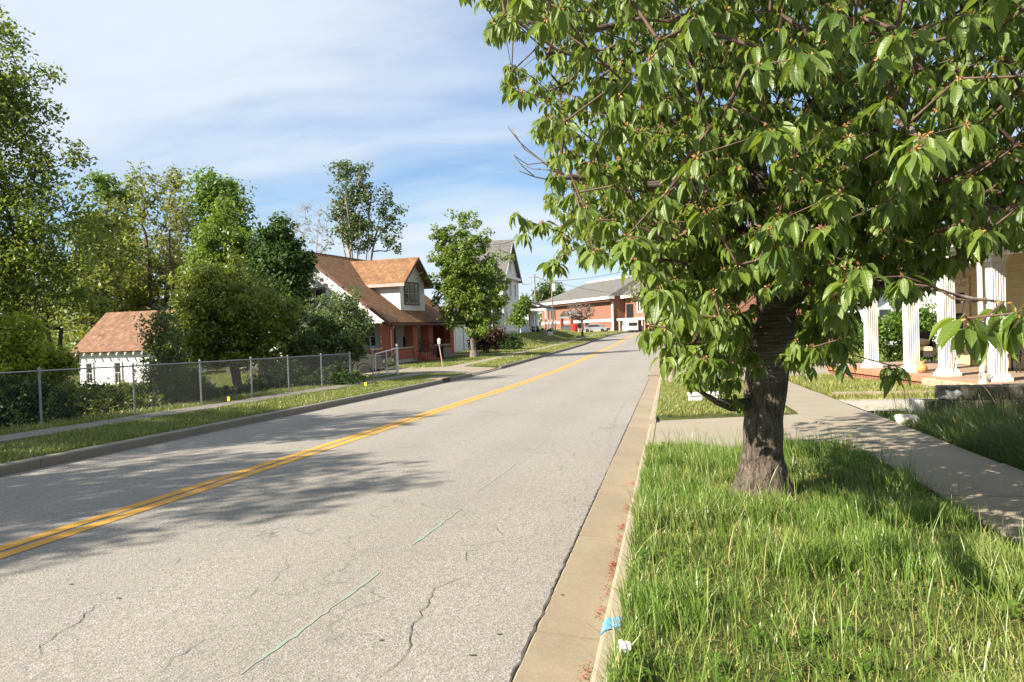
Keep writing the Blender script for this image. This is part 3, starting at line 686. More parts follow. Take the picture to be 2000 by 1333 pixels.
def tree(name, label, cat, D, foot_px, lobes, m, clumps=120, per=40, crad=0.6, lsize=0.28, rtip=0.012, rtrunk=0.2, seed=1, bark='barkgrey', depth=0.9, bare=0, group=None,
         stems=1, droop=0.3, foot_z=None, shell=0.4, spread=0.25, expo=0.5, aspect=0.55, bareM='baretwig', fork=0.35):
    rnd = np.random.default_rng(seed)
    fx = P3(foot_px, 650, D); x, y = fx[0], fx[1]; z = float(G(x, y)) if foot_z is None else foot_z
    o = empty(name, (x, y, z), 0, label, cat, group)
    L = lobes_px(lobes, D, depth); C = sample_lobes(L, clumps, rnd, shell); org = np.array([x, y, z])
    C[:, 2] = np.maximum(C[:, 2], z+crad*0.5)
    top = C[:, 2].max(); cen = C.mean(0); nodes = []
    low = np.percentile(C[:, 2], 8)
    for s in range(stems):
        a = 2*math.pi*s/max(stems, 1)+seed
        b0 = org+(np.array([math.cos(a), math.sin(a), 0])*rtrunk*1.2 if stems > 1 else 0)
        hz = max(low-z, 0.3)*(0.8 if stems == 1 else 1.0)+fork*(top-low)
        tip = np.array([cen[0], cen[1], z+hz])+ (np.array([math.cos(a), math.sin(a), 0])*spread*(top-z)*.5 if stems > 1 else np.zeros(3))
        prev = -1
        for k in range(7):
            t = k/6; q = b0+(tip-b0)*np.array([t**1.4, t**1.4, t])+(rnd.normal(0, 0.04, 3)*(top-z)*0.12*(1 if 0 < k else 0))*np.array([1, 1, 0])
            nodes.append((q, prev)); prev = len(nodes)-1
    segs, arr, ends = skeleton(nodes, C, rtip, expo, 0.12, 0.6, 0.05, rnd, rtrunk)
    rel = lambda v: v-org
    segs = [(rel(a), rel(b), r0, r1) for a, b, r0, r1 in segs]
    thick = [s_ for s_ in segs if s_[3] > rtrunk*0.33]; thin = [s_ for s_ in segs if s_[3] <= rtrunk*0.33]
    if stems == 1 and thick:   # a flared foot
        thick.append((np.array([0, 0, -0.15]), np.array([0, 0, rtrunk*1.5]), rtrunk*1.5, rtrunk*1.05))
    branches(o, thick, 'trunk', M[bark], 8); tb = branches(o, thin, 'branches', M[bark], 4)
    if tb: tb['kind'] = 'stuff'
    if bare:
        bt = sample_lobes(L, bare, rnd, 0.3); bs = []
        for q in bt:
            j = int(np.argmin(np.linalg.norm(arr-q, axis=1))); p = arr[j]; v = q-p; n_ = 3
            for k in range(n_):
                a_ = p+v*k/n_+rnd.normal(0, .05, 3)*(k > 0); b_ = p+v*(k+1)/n_+rnd.normal(0, .05, 3); bs.append((rel(a_), rel(b_), rtip*(1.1-.25*k), rtip*(.85-.25*k)))
                for _ in range(2): bs.append((rel(b_), rel(b_+rnd.normal(0, 1, 3)*np.linalg.norm(v)*0.13+np.array([0, 0, .12])), rtip*.6, rtip*.35))
        tb = branches(o, bs, 'bare_twigs', M[bareM], 3); tb['kind'] = 'stuff'
    if per:
        vv, ff, tt = leaf_cloud(C, crad*rnd.uniform(.6, 1.35, len(C)), per, lsize, rnd, droop=droop, aspect=aspect)
        obj_np('crown', vv-org, ff, m, o, {'tint': tt})
    return o
def shrub(name, label, cat, D, lobes, m, n=60, per=60, crad=0.35, lsize=0.14, seed=1, depth=0.8, group=None, bark='barkdark', stems=7, aspect=0.55, droop=0.2, shell=0.45, rtip=0.008):
    rnd = np.random.default_rng(seed); L = lobes_px(lobes, D, depth); C = sample_lobes(L, n, rnd, shell)
    cen = C.mean(0); x, y = cen[0], cen[1]; z = float(G(x, y)); org = np.array([x, y, z]); C[:, 2] = np.maximum(C[:, 2], z+0.12)
    o = empty(name, org, 0, label, cat, group); nodes = []; w = float(np.std(C[:, :2], axis=0).mean())
    for s in range(stems):
        a = 6.283*s/stems; b0 = org+np.array([math.cos(a), math.sin(a), 0])*w*0.35; nodes += [(b0, -1), (b0+np.array([math.cos(a)*.15*w, math.sin(a)*.15*w, 0.25*(C[:, 2].max()-z)]), len(nodes))]
    segs, arr, ends = skeleton(nodes, C, rtip, 0.45, 0.15, 0.3, 0.0, rnd, 0.06)
    st_ = branches(o, [(a-org, b-org, r0, r1) for a, b, r0, r1 in segs], 'stems', M[bark], 4); st_['kind'] = 'stuff'
    vv, ff, tt = leaf_cloud(C, crad*rnd.uniform(.6, 1.3, len(C)), per, lsize, rnd, droop=droop, aspect=aspect)
    obj_np('foliage', vv-org, ff, m, o, {'tint': tt})
    return o

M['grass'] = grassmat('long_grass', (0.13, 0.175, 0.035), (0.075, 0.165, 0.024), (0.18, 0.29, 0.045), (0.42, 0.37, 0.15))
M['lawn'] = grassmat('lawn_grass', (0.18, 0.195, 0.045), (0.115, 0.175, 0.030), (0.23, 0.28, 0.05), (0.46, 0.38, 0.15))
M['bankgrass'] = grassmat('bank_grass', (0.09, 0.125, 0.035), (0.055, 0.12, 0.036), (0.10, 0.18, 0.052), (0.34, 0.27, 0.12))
M['l_cherry'] = leafmat('cherry_leaf', (0.028, 0.072, 0.009), (0.155, 0.212, 0.023), (0.36, 0.48, 0.04), 0.28, 0.42, 0.42, rnd=False, under=(0.15, 0.20, 0.07), patch=0.9, veins=True)
M['l_cherry1'] = leafmat('cherry_leaf_single', (0.028, 0.072, 0.009), (0.155, 0.212, 0.023), (0.36, 0.48, 0.04), 0.28, 0.40, 0.45, rnd=True, under=(0.15, 0.20, 0.07), patch=0.9, veins=True)
M['l_big'] = leafmat('leaf_big', (0.062, 0.105, 0.022), (0.20, 0.25, 0.042), (0.30, 0.37, 0.045), 0.36)
M['l_wood'] = leafmat('leaf_wood', (0.095, 0.135, 0.028), (0.25, 0.275, 0.055), (0.30, 0.34, 0.05), 0.36)
M['l_bright'] = leafmat('leaf_bright', (0.06, 0.125, 0.02), (0.17, 0.26, 0.038), (0.22, 0.34, 0.04), 0.35)
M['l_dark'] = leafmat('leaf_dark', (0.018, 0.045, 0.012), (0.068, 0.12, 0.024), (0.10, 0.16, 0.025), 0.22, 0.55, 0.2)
M['l_olive'] = leafmat('leaf_olive', (0.06, 0.095, 0.016), (0.21, 0.245, 0.034), (0.28, 0.33, 0.04), 0.34)
M['l_lilac'] = leafmat('leaf_lilac', (0.05, 0.09, 0.027), (0.20, 0.255, 0.085), (0.19, 0.25, 0.055), 0.3)
M['l_lime'] = leafmat('leaf_lime', (0.11, 0.165, 0.016), (0.29, 0.34, 0.024), (0.34, 0.40, 0.03), 0.4)
M['l_maple'] = leafmat('leaf_maple', (0.055, 0.105, 0.018), (0.185, 0.25, 0.036), (0.30, 0.42, 0.05), 0.33)
M['l_poplar'] = leafmat('leaf_poplar', (0.045, 0.08, 0.028), (0.12, 0.165, 0.05), (0.19, 0.25, 0.06), 0.32)
M['l_red'] = leafmat('leaf_red', (0.040, 0.022, 0.016), (0.085, 0.050, 0.025), (0.12, 0.06, 0.03), 0.2)
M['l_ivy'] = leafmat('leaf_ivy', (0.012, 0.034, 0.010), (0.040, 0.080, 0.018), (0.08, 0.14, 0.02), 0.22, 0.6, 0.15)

# ------------------------------------------------------------------ buildings
def lap(mb, axis, a0f, a1f, at, out, z0, z1, pitch=0.11):
    """horizontal lap boards on a wall; axis: direction the boards run; at: wall plane; out: +1/-1 outward; a0f/a1f: ends as functions of height"""
    z = z0
    while z < z1-0.01:
        zt = min(z+pitch, z1); zm = (z+zt)/2; a0, a1 = a0f(zm), a1f(zm)
        if a1-a0 > 0.05:
            poly = [(at, z), (at+out*0.024, z), (at+out*0.004, zt), (at, zt)]
            if (out > 0) == (axis == 'x'): poly = poly[::-1]
            mb.prism(poly, axis, a0, a1)
        z = zt
def roof_slab(name, quad, th, m, parent, mesh_uv=True):
    """a pitched roof plane as a slab; quad: eave-left, eave-right, ridge-right, ridge-left"""
    q = [Vector(p) for p in quad]; n = (q[1]-q[0]).cross(q[3]-q[0]).normalized()
    if n.z < 0: n = -n
    lo = [p-n*th for p in q]
    vs = [tuple(p) for p in q+lo]; fs = [(0, 1, 2, 3), (7, 6, 5, 4)]+[(i, 4+i, 4+(i+1) % 4, (i+1) % 4) for i in range(4)]
    if (q[1]-q[0]).cross(q[2]-q[0]).z < 0: fs = [f[::-1] for f in fs]
    me = bpy.data.meshes.new(name); me.from_pydata(vs, [], fs); me.update(); me.materials.append(m)
    ax = (q[1]-q[0]).normalized(); ay = n.cross(ax)
    at = me.attributes.new('roofuv', 'FLOAT_VECTOR', 'POINT')
    for i, p in enumerate(vs): 
        v = Vector(p)-q[0]; at.data[i].vector = (v.dot(ax), v.dot(ay), v.dot(n))
    return link(bpy.data.objects.new(name, me), parent)
def window(parent, axis, at, out, a0, a1, z0, z1, frame, sashes=1, mid=True, fw=0.07, cols=1, glass=None, name='window'):
    """window on a wall plane; a0..a1 along the wall, with frame > sash bars and panes"""
    def bx(mb, p0, p1, q0, q1, d0, d1):
        lo, hi = sorted((at+out*d0, at+out*d1))
        return mb.box(p0, p1, lo, hi, q0, q1) if axis == 'x' else mb.box(lo, hi, p0, p1, q0, q1)
    fr = MB()
    bx(fr, a0, a1, z0, z0+fw, -.02, .055); bx(fr, a0, a1, z1-fw, z1, -.02, .055)
    w = (a1-a0)/sashes
    for k in range(sashes+1):
        c = a0+k*w; lo, hi = (c, c+fw) if k == 0 else (c-fw, c) if k == sashes else (c-fw/2, c+fw/2)
        bx(fr, lo, hi, z0+fw+.001, z1-fw-.001, -.02, .055)
    wo = fr.build(name, frame, parent)
    for k in range(sashes):
        p0 = a0+k*w+fw*(1 if k == 0 else .5); p1 = a0+(k+1)*w-fw*(1 if k == sashes-1 else .5)
        sb = MB(); s_ = 0.035; zm = (z0+z1)/2
        bx(sb, p0+.002, p0+s_, z0+fw+.002, z1-fw-.002, -.01, .03); bx(sb, p1-s_, p1-.002, z0+fw+.002, z1-fw-.002, -.01, .03)
        bx(sb, p0+s_+.001, p1-s_-.001, z0+fw+.002, z0+fw+s_, -.01, .03); bx(sb, p0+s_+.001, p1-s_-.001, z1-fw-s_, z1-fw-.002, -.01, .03)
        if mid: bx(sb, p0+s_+.001, p1-s_-.001, zm-s_/2, zm+s_/2, -.01, .034)
        for c in range(1, cols): 
            xx = p0+(p1-p0)*c/cols; bx(sb, xx-.012, xx+.012, z0+fw+s_+.001, (zm-s_/2 if mid else z1-fw-s_)-.001, -.008, .025)
        sb.build('sash', M['white'] if frame is not M['white'] else frame, wo)
        pn = MB(); bx(pn, p0+s_*.5, p1-s_*.5, z0+fw+s_*.5, z1-fw-s_*.5, -.015, 0.004); pn.build('pane', glass or M['glass'], wo)
    return wo

def bungalow():
    z0 = -0.5; c = V(-7.7, 47.0); rz = math.pi/2-D2R(6.0)
    o = empty('bungalow', (c[0], c[1], z0), rz, 'white sided bungalow with brown shingle roof, gabled dormer and red brick porch', 'house')
    L, T = 10.39, 12.2; zr = lambda y: 2.72+(y+0.4)*0.766; yr = 6.0; zf = 0.62
    # foundation and floors
    box('foundation', M['foundation'], o, -0.2, L, 0.06, T, -0.6, 0.29)
    box('porch_floor', M['foundation'], o, 0.1, L-0.1, 0.3, 2.45, 0.30, zf)
    box('body', M['whitewash'], o, 0.0, L, 2.5, T, 0.30, 2.70)
    # brick piers, breast walls and sills of the porch
    for (a, b) in ((-.24, .41), (3.25, 3.98), (5.75, 6.5), (9.70, L)):
        box('brick_pillar', M['brick'], o, a, b, -0.03, 0.58, 0.292, 2.62)
    for (a, b) in ((.412, 3.248), (6.502, 9.698)):
        w = box('porch_wall', M['brick'], o, a, b, 0.05, 0.36, 0.292, 1.0)
        box('sill', M['stone'], w, a+.003, b-.003, -0.03, 0.42, 1.003, 1.09)
    w = box('porch_wall', M['brick'], o, -.18, .15, .583, 2.45, .292, 1.0); box('sill', M['stone'], w, -.24, .2, .586, 2.44, 1.003, 1.09)
    w = box('porch_wall', M['brick'], o, L-.33, L-.02, .583, 2.45, .292, 1.0); box('sill', M['stone'], w, L-.38, L+.03, .586, 2.44, 1.003, 1.09)
    for x in (-.2, L-.5): box('brick_pillar', M['brick'], o, x, x+.6, 2.2, 2.497, 1.093, 2.62)
    box('porch_end_wall', M['brick'], o, L-.3, L-.05, .583, 2.197, 1.093, 2.62)
    box('beam', M['browntrim'], o, -.2, L, .08, .5, 2.623, 2.80)
    # porch back wall, lap sided, with door and windows
    mb = MB(); lap(mb, 'x', lambda z: .02, lambda z: L-.02, 2.497, -1, zf, 3.6, 0.13); mb.build('porch_siding', M['whitewash'], o)
    window(o, 'x', 2.47, -1, .9, 2.6, 1.15, 2.55, M['white'], 2); window(o, 'x', 2.47, -1, 7.0, 8.6, 1.15, 2.55, M['white'], 2)
    d = box('door', M['black'], o, 4.45, 5.4, 2.40, 2.465, zf, 2.66); box('door_frame', M['white'], d, 4.33, 4.448, 2.38, 2.468, zf, 2.72); box('door_frame', M['white'], d, 5.402, 5.52, 2.38, 2.468, zf, 2.72)
    # left gable wall with lap boards, right gable wall
    for x, out in ((0.0, -1), (L, 1)):
        mb = MB(); pts = [(0.1, 2.705), (T-.1, 2.705), (T-.1, zr(2*yr-T+.1)-.25), (yr, zr(yr)-.25), (0.1, zr(.1)-.25)]
        mb.prism(pts if out < 0 else pts[::-1], 'x', min(x, x-out*.12), max(x, x-out*.12))
        g = mb.build('gable_wall', M['whitewash'], o)
        mb = MB(); lap(mb, 'y', lambda z: max(.1, (z-2.72)/.766-.4+.33), lambda z: min(T-.1, 2*yr-((z-2.72)/.766-.4+.33)), x, out, 2.71, zr(yr)-.35, 0.125)
        mb.build('lap_siding', M['whitewash'], g)
        mb = MB(); lap(mb, 'y', lambda z: 2.5, lambda z: T, x, out, .31, 2.69, 0.125); mb.build('lap_siding', M['whitewash'], g)
    window(o, 'y', -0.028, -1, 4.6, 7.0, 3.9, 5.2, M['browntrim'], 3); window(o, 'y', -0.028, -1, 4.2, 6.2, 1.0, 2.3, M['white'], 2)
    # main roof
    x0, x1 = -.75, 10.95; e = -.4
    rf = roof_slab('roof', [(x0, e, zr(e)), (x1, e, zr(e)), (x1, yr, zr(yr)), (x0, yr, zr(yr))], .16, M['roof'], o)
    roof_slab('roof', [(x1, 2*yr-e, zr(e)), (x0, 2*yr-e, zr(e)), (x0, yr, zr(yr)), (x1, yr, zr(yr))], .16, M['roof'], o)
    mb = MB().tube([(x0, yr, zr(yr)-.02), (x1, yr, zr(yr)-.02)], .07, 6); mb.build('ridge_cap', M['roof'], rf)
    for x in (x0-.035, x1+.003):
        mb = MB(); mb.prism([(e-.02, zr(e)-.24), (yr, zr(yr)-.28), (2*yr-e+.02, zr(e)-.24), (2*yr-e+.02, zr(e)-.02), (yr, zr(yr)-.03), (e-.02, zr(e)-.02)], 'x', x, x+.032); mb.build('barge_board', M['browntrim'], o)
    mb = MB(); 
    mb.box(x0, x1, e-.13, e-.025, zr(e)-.2, zr(e)-.185); mb.box(x0, x1, e-.145, e-.132, zr(e)-.2, zr(e)-.07); mb.box(x0, x1, e-.04, e-.024, zr(e)-.24, zr(e)-.07)
    mb.build('gutter', M['browntrim'], o)
    mb = MB().tube([(-.55, e-.08, zr(e)-.2), (-.42, e-.06, zr(e)-.34), (-.16, -.11, 2.3), (-.16, -.11, 0.15)], .045, 6); mb.build('downspout', M['pinktrim'], o)
    # dormer
    a, b, yd, zb, ze = 3.05, 6.95, 0.75, 3.58, 5.62; xm = (a+b)/2; zt = 7.30
    mb = MB()
    mb.add([(a, yd, zb-.05), (b, yd, zb-.05), (b, yd, ze), (xm, yd, zt-.2), (a, yd, ze), (a, yd+3.2, zb+2.2), (b, yd+3.2, zb+2.2), (b, yd+2.9, ze), (a, yd+2.9, ze)],
           [(0, 1, 2, 3, 4), (0, 4, 8, 5), (1, 6, 7, 2)])
    dm = mb.build('dormer', M['whitewash'], o)
    sl = (zt-ze+.0)/(b-xm+.42)
    mb = MB(); lap(mb, 'x', lambda z: max(a, xm-(zt-.12-z)/sl), lambda z: min(b, xm+(zt-.12-z)/sl), yd, -1, zb, zt-.3, .12); mb.build('dormer_siding', M['whitewash'], dm)
    mb = MB(); lap(mb, 'y', lambda z: yd, lambda z: yd+max(0, (z-zb)/.766)+.05, a, -1, zb, ze, .12); mb.build('dormer_siding', M['whitewash'], dm); mb = MB(); lap(mb, 'y', lambda z: yd, lambda z: yd+max(0, (z-zb)/.766)+.05, b, 1, zb, ze, .12); mb.build('dormer_siding', M['whitewash'], dm)
    window(dm, 'x', yd-.026, -1, 3.6, 5.95, 3.95, 5.55, M['browntrim'], 3, fw=.11)
    ex = b-xm+.42; zee = 5.42; sl = (zt-zee)/ex; yf = yd-.55
    for sgn in (-1, 1):
        xe = xm+sgn*ex; yb_e = (zee-2.72)/.766-.4; yb_r = (zt-2.72)/.766-.4
        q = [(xe, yf, zee), (xe, yb_e, zee), (xm, yb_r, zt), (xm, yf, zt)]
        roof_slab('dormer_roof', q if sgn > 0 else [q[1], q[0], q[3], q[2]], .13, M['roof'], dm)
        mb = MB(); mb.prism([(xe, zee-.2), (xm, zt-.2), (xm, zt-.01), (xe, zee-.01)] if sgn > 0 else [(xe, zee-.2), (xe, zee-.01), (xm, zt-.01), (xm, zt-.2)], 'y', yf-.035, yf-.003)
        mb.build('barge_board', M['browntrim'], dm)
        box('dormer_fascia', M['pinktrim'], dm, *sorted((xe-sgn*.0, xe+sgn*.03)), yf, yb_e+.1, zee-.24, zee-.02)
    mb = MB().tube([(xm+.9, yf+.03, zt-1.1*sl-.1), (xm+.9, yd, zt-1.1*sl-.25)], .03, 5); mb.build('knee_brace', M['white'], dm)
    # steps between the middle piers, iron rail, and a dark storage box on the porch
    for k in range(4):
        box('step', M['brick'], o, 4.02+.0*k, 5.72, -1.1+.28*k, -1.1+.28*(k+1)-.003 if k < 3 else .3, -.55, -.22+.21*(k+1), .0)
    for x in (4.05, 5.7):
        mb = MB(); mb.tube([(x, -1.1, .75), (x, .05, 1.35)], .022, 6); 
        for k in range(9): y = -1.08+k*.14; mb.tube([(x, y, -.0+.2*k*.5), (x, y, .75+.6*(y+1.1)/1.15)], .012, 5)
        mb.build('hand_rail', M['black'], o)
    return o
bungalow()
bx_ = V(-7.7+.309*4.6-.951*0.9, 47+.951*4.6+.309*0.9)
o = empty('storage_box', (bx_[0], bx_[1], 0.12), math.pi/2-D2R(6), 'black upright cabinet standing in the porch opening above the brick steps', 'cabinet')
box('body', M['black'], o, -.45, .45, -.3, .3, 0, 1.15, .03); box('door_panel', M['black'], o, -.40, .40, -.33, -.302, .08, 1.05, .02)
bx_ = V(-7.7+.309*7.2-.951*(-.55), 47+.951*7.2+.309*(-.55))
o = empty('wooden_planter', (bx_[0], bx_[1], float(G(*bx_))), math.pi/2-D2R(6), 'brown wooden planter box against the brick porch right of the steps', 'planter')
for k in range(3): box('board', M['wood'], o, -.75, .55, -.3, -.27, .05+k*.24, .05+k*.24+.225)
box('bin', M['black'], o, -.73, -.1, -.26, .25, 0.02, .85, .02); box('side', M['wood'], o, .52, .55, -.267, .25, .05, .75)

def garage():
    c = V(-5.15, 66.0); z0 = float(G(c[0], c[1]))
    o = empty('garage', (c[0], c[1], z0), math.pi/2, 'white gabled garage with closed white roller door beside the brown roofed bungalow', 'garage')
    Wd, T, H = 5.0, 7.0, 2.75; xm = Wd/2; sl = .55
    mb = MB(); mb.prism([(0, 0), (Wd, 0), (Wd, H), (xm, H+sl*xm-.1), (0, H)], 'y', .05, T); mb.build('walls', M['whitewash'], o)
    mb = MB(); lap(mb, 'x', lambda z: 0 if z > 2.35 else 0, lambda z: Wd, .05, -1, 2.35, H, .12)
    lap(mb, 'x', lambda z: max(0, xm-(H+sl*xm-.1-z)/sl), lambda z: min(Wd, xm+(H+sl*xm-.1-z)/sl), .05, -1, H, H+sl*xm-.2, .12)
    lap(mb, 'x', lambda z: 0, lambda z: .35, .05, -1, 0.1, 2.35, .12); lap(mb, 'x', lambda z: 3.15, lambda z: Wd, .05, -1, .1, 2.35, .12); mb.build('lap_siding', M['whitewash'], o)
    d = empty('garage_door', (0, 0, 0), parent=o)
    for k in range(5): box('door_panel', M['white'], d, .48, 2.98, 0.0, .045, .02+k*.42, .02+k*.42+.408, .012)
    box('door_frame', M['white'], d, .36, .478, -.02, .047, 0, 2.28); box('door_frame', M['grey_bin'], d, 2.982, 3.14, -.02, .047, 0, 2.28); box('door_frame', M['white'], d, .36, 3.14, -.02, .047, 2.283, 2.4)
    zr = H+sl*(xm+.25)
    roof_slab('roof', [(-.25, -.3, H-.04), (-.25, T, H-.04), (xm, T, zr-.04), (xm, -.3, zr-.04)][::1], .1, M['roofgrey'], o)
    roof_slab('roof', [(Wd+.25, T, H-.04), (Wd+.25, -.3, H-.04), (xm, -.3, zr-.04), (xm, T, zr-.04)], .1, M['roofgrey'], o)
    for sgn in (-1, 1):
        xe = xm+sgn*(xm+.27); mb = MB(); p = [(xe, H-.24), (xm, zr-.24), (xm, zr-.06), (xe, H-.06)]
        mb.prism(p if sgn > 0 else p[::-1], 'y', -.34, -.302); mb.build('barge_board', M['white'], o)
garage()

def shed():
    D = 45.0; a = P3(155, 700, D); b = P3(291, 690, D-1.2); z0 = float(G(a[0], a[1]))-.2
    L = math.dist(a[:2], b[:2]); rz = math.atan2(b[1]-a[1], b[0]-a[0])
    o = empty('shed', (a[0], a[1], z0), rz, 'small white sided outbuilding with rusty brown roof behind the chain link fence', 'shed')
    T, H = 5.2, P3(155, 688, D)[2]-z0; sl = .82; yr = T/2
    mb = MB(); mb.prism([(0, 0), (T, 0), (T, H), (yr, H+sl*yr), (0, H)], 'x', 0, L); mb.build('walls', M['whitewash'], o)
    mb = MB(); lap(mb, 'x', lambda z: 0, lambda z: L, 0, -1, 0, H-.05, .13); mb.build('lap_siding', M['whitewash'], o)
    mb = MB(); lap(mb, 'y', lambda z: 0 if z < H else (z-H)/sl, lambda z: T if z < H else T-(z-H)/sl, L, 1, 0, H+sl*yr-.2, .13); mb.build('lap_siding', M['whitewash'], o)
    zt = H+sl*(yr+.4); e = -.4; ze = H-sl*0.0
    roof_slab('roof', [(-.3, e, H-.02), (L+.35, e, H-.02), (L+.35, yr, zt-.02), (-.3, yr, zt-.02)], .09, M['roofred'], o)
    roof_slab('roof', [(L+.35, T-e, H-.02), (-.3, T-e, H-.02), (-.3, yr, zt-.02), (L+.35, yr, zt-.02)], .09, M['roofred'], o)
    n = 9
    for k in range(n):
        x = .15+k*(L-.3)/(n-1); mb = MB(); mb.prism([(e-.04, H-.24), (0.0, H-.02), (0.0, H+.10), (e-.04, H-.13)], 'x', x-.035, x+.035); mb.build('rafter_tail', M['white'], o)
    for x in (.15*L, .56*L): window(o, 'x', -.026, -1, x-.30, x+.30, H-2.0, H-.62, M['white'], 1, fw=.08, cols=2)
    mb = MB(); mb.prism([(-.9, H-.62), (-.05, H+.3), (-.05, H-.5)], 'y', -.2, 2.4); mb.build('porch_roof', M['roofred'], o)
    return o
shed()

def white_house():
    c = V(-0.84, 80.7); z0 = 0.70
    o = empty('gabled_house', (c[0], c[1], z0), math.pi/2, 'tall white gabled house with steep grey roof partly hidden by the leafy maple', 'house')
    Wd, T, H = 8.6, 6.5, 6.8; xm = Wd/2; sl = 0.98; zt = H+sl*xm
    box('foundation', M['foundation'], o, -.03, Wd+.03, -.03, T, -1.2, .35)
    mb = MB(); mb.prism([(0, .352), (Wd, .352), (Wd, H), (xm, zt), (0, H)], 'y', 0, T); mb.build('walls', M['whitewash'], o)
    mb = MB(); lap(mb, 'y', lambda z: 0, lambda z: T, 0, -1, .36, H-.02, .16); mb.build('lap_siding', M['whitewash'], o)
    mb = MB(); lap(mb, 'x', lambda z: 0 if z < H else (z-H)/sl, lambda z: Wd if z < H else Wd-(z-H)/sl, 0, -1, .36, zt-.3, .16); mb.build('lap_siding', M['whitewash'], o)
    q = .45
    roof_slab('roof', [(-q, -.45, H-sl*q+.03), (-q, T, H-sl*q+.03), (xm, T, zt+.03), (xm, -.45, zt+.03)], .14, M['roofgrey'], o)
    roof_slab('roof', [(Wd+q, T, H-sl*q+.03), (Wd+q, -.45, H-sl*q+.03), (xm, -.45, zt+.03), (xm, T, zt+.03)], .14, M['roofgrey'], o)
    box('cornice', M['white'], o, -q, Wd+q, -.42, -.03, H-.32, H-.02)
    for sgn in (-1, 1):
        xe = xm+sgn*(xm+q); p = [(xe, H-sl*q-.3), (xm, zt-.3), (xm, zt-.0), (xe, H-sl*q)]; mb = MB(); mb.prism(p if sgn > 0 else p[::-1], 'y', -.5, -.452); mb.build('barge_board', M['white'], o)
    window(o, 'x', -.03, -1, xm-.5, xm+.5, H+.5, H+1.9, M['white'], 2, fw=.1)
    for x in (1.4, 4.0, 6.6):
        for z in (1.2, 4.4): window(o, 'x', -.03, -1, x-.5, x+.5, z, z+1.7, M['white'], 1, fw=.12)
    for y in (1.6, 4.8):
        for z in (1.2, 4.4): window(o, 'y', -.03, -1, y-.45, y+.45, z, z+1.7, M['white'], 1, fw=.12)
    for x in (.06, Wd-.06): box('corner_board', M['white'], o, x-.1, x+.1, -.05, -.027, .36, H-.33)
    pr = empty('side_porch', (0, 0, 0), parent=o)
    box('porch_roof', M['roofgrey'], pr, -2.1, -.03, .6, 5.2, 3.0, 3.15)
    box('porch_floor', M['foundation'], pr, -2.0, -.035, .7, 5.1, -.6, .34)
    for y in (.8, 2.2, 3.6, 4.95): box('porch_post', M['white'], pr, -1.98, -1.86, y-.06, y+.06, .342, 2.997)
white_house()

def blue_house():
    c = V(1.95, 93.8); z0 = 0.72
    o = empty('blue_house', (c[0], c[1], z0), math.pi/2, 'pale blue house with dark roofed open porch beyond the tall white gabled house', 'house')
    Wd, T, H = 8.0, 9.0, 3.6
    box('body', M['lightblue'], o, 0, Wd, 0, T, -.8, H); mb = MB(); lap(mb, 'y', lambda z: 0, lambda z: T, 0, -1, -.6, H, .15); lap(mb, 'x', lambda z: 0, lambda z: Wd, 0, -1, .1, H, .15); mb.build('lap_siding', M['lightblue'], o)
    roof_slab('roof', [(-.4, -.4, H), (Wd+.4, -.4, H), (Wd-2, T/2, H+2.0), (2, T/2, H+2.0)], .12, M['roofdark'], o)
    roof_slab('roof', [(Wd+.4, T, H), (-.4, T, H), (2, T/2, H+2.0), (Wd-2, T/2, H+2.0)], .12, M['roofdark'], o)
    roof_slab('porch_roof', [(-.5, -2.75, 3.35), (Wd+.3, -2.75, 3.35), (Wd+.3, -.02, 4.25), (-.5, -.02, 4.25)], .1, M['roofdark'], o)
    box('porch_beam', M['white'], o, -.35, Wd, -2.6, -2.4, 2.95, 3.22); box('porch_beam', M['white'], o, -.35, -.15, -2.39, -.03, 2.95, 3.22)
    box('porch_floor', M['foundation'], o, -.4, Wd, -2.65, -.03, -1.0, .05)
    for x in (-.27, 2.2, 4.7, 7.6): box('porch_post', M['white'], o, x-.08, x+.08, -2.58, -2.42, .052, 2.947)
    box('porch_post', M['white'], o, -.33, -.19, -.3, -.16, .052, 2.947)
    window(o, 'x', -.03, -1, 1.0, 2.2, .8, 2.6, M['white'], 1, fw=.12); window(o, 'x', -.03, -1, 5, 6.2, .8, 2.6, M['white'], 1, fw=.12); box('door', M['white'], o, 3.1, 4.05, -.06, -.027, .05, 2.3)
    window(o, 'y', -.03, -1, 3.0, 4.0, .8, 2.4, M['white'], 1, fw=.12)
    for k, (x, y, r, h, mm) in enumerate([(-.55, -2.9, .28, .5, 'white'), (-.6, -2.15, .24, .42, 'wood'), (-.6, -1.5, .24, .42, 'black'), (-.6, -.9, .24, .42, 'black'), (.5, -2.95, .28, .5, 'white')]):
        w = V(1.95, 93.8); px_, py_ = w[0]-y, w[1]+x
        p = empty('plant_pot', (px_, py_, float(G(px_, py_))+.0), 0, ['white tub at the near corner of the blue porch', 'brown tub beside the blue porch steps', 'first black tub along the end of the blue porch', 'black tub closest to the white gabled house wall', 'white tub at the street side of the blue porch'][k], 'plant pot', 'tubs round the blue porch')
        MB().lathe([(r*.75, 0), (r, h*.9), (r*1.06, h*.9), (r*1.06, h), (r*.9, h)], seg=12).build('pot', M[mm], p)
        rr = np.random.default_rng(k); cc = rr.normal(0, .13, (14, 3))+np.array([0, 0, h+.14]); vv, ff, tt = leaf_cloud(cc, .12, 12, .12, rr); obj_np('plant', vv, ff, M['l_ivy'], p, {'tint': tt})
blue_house()

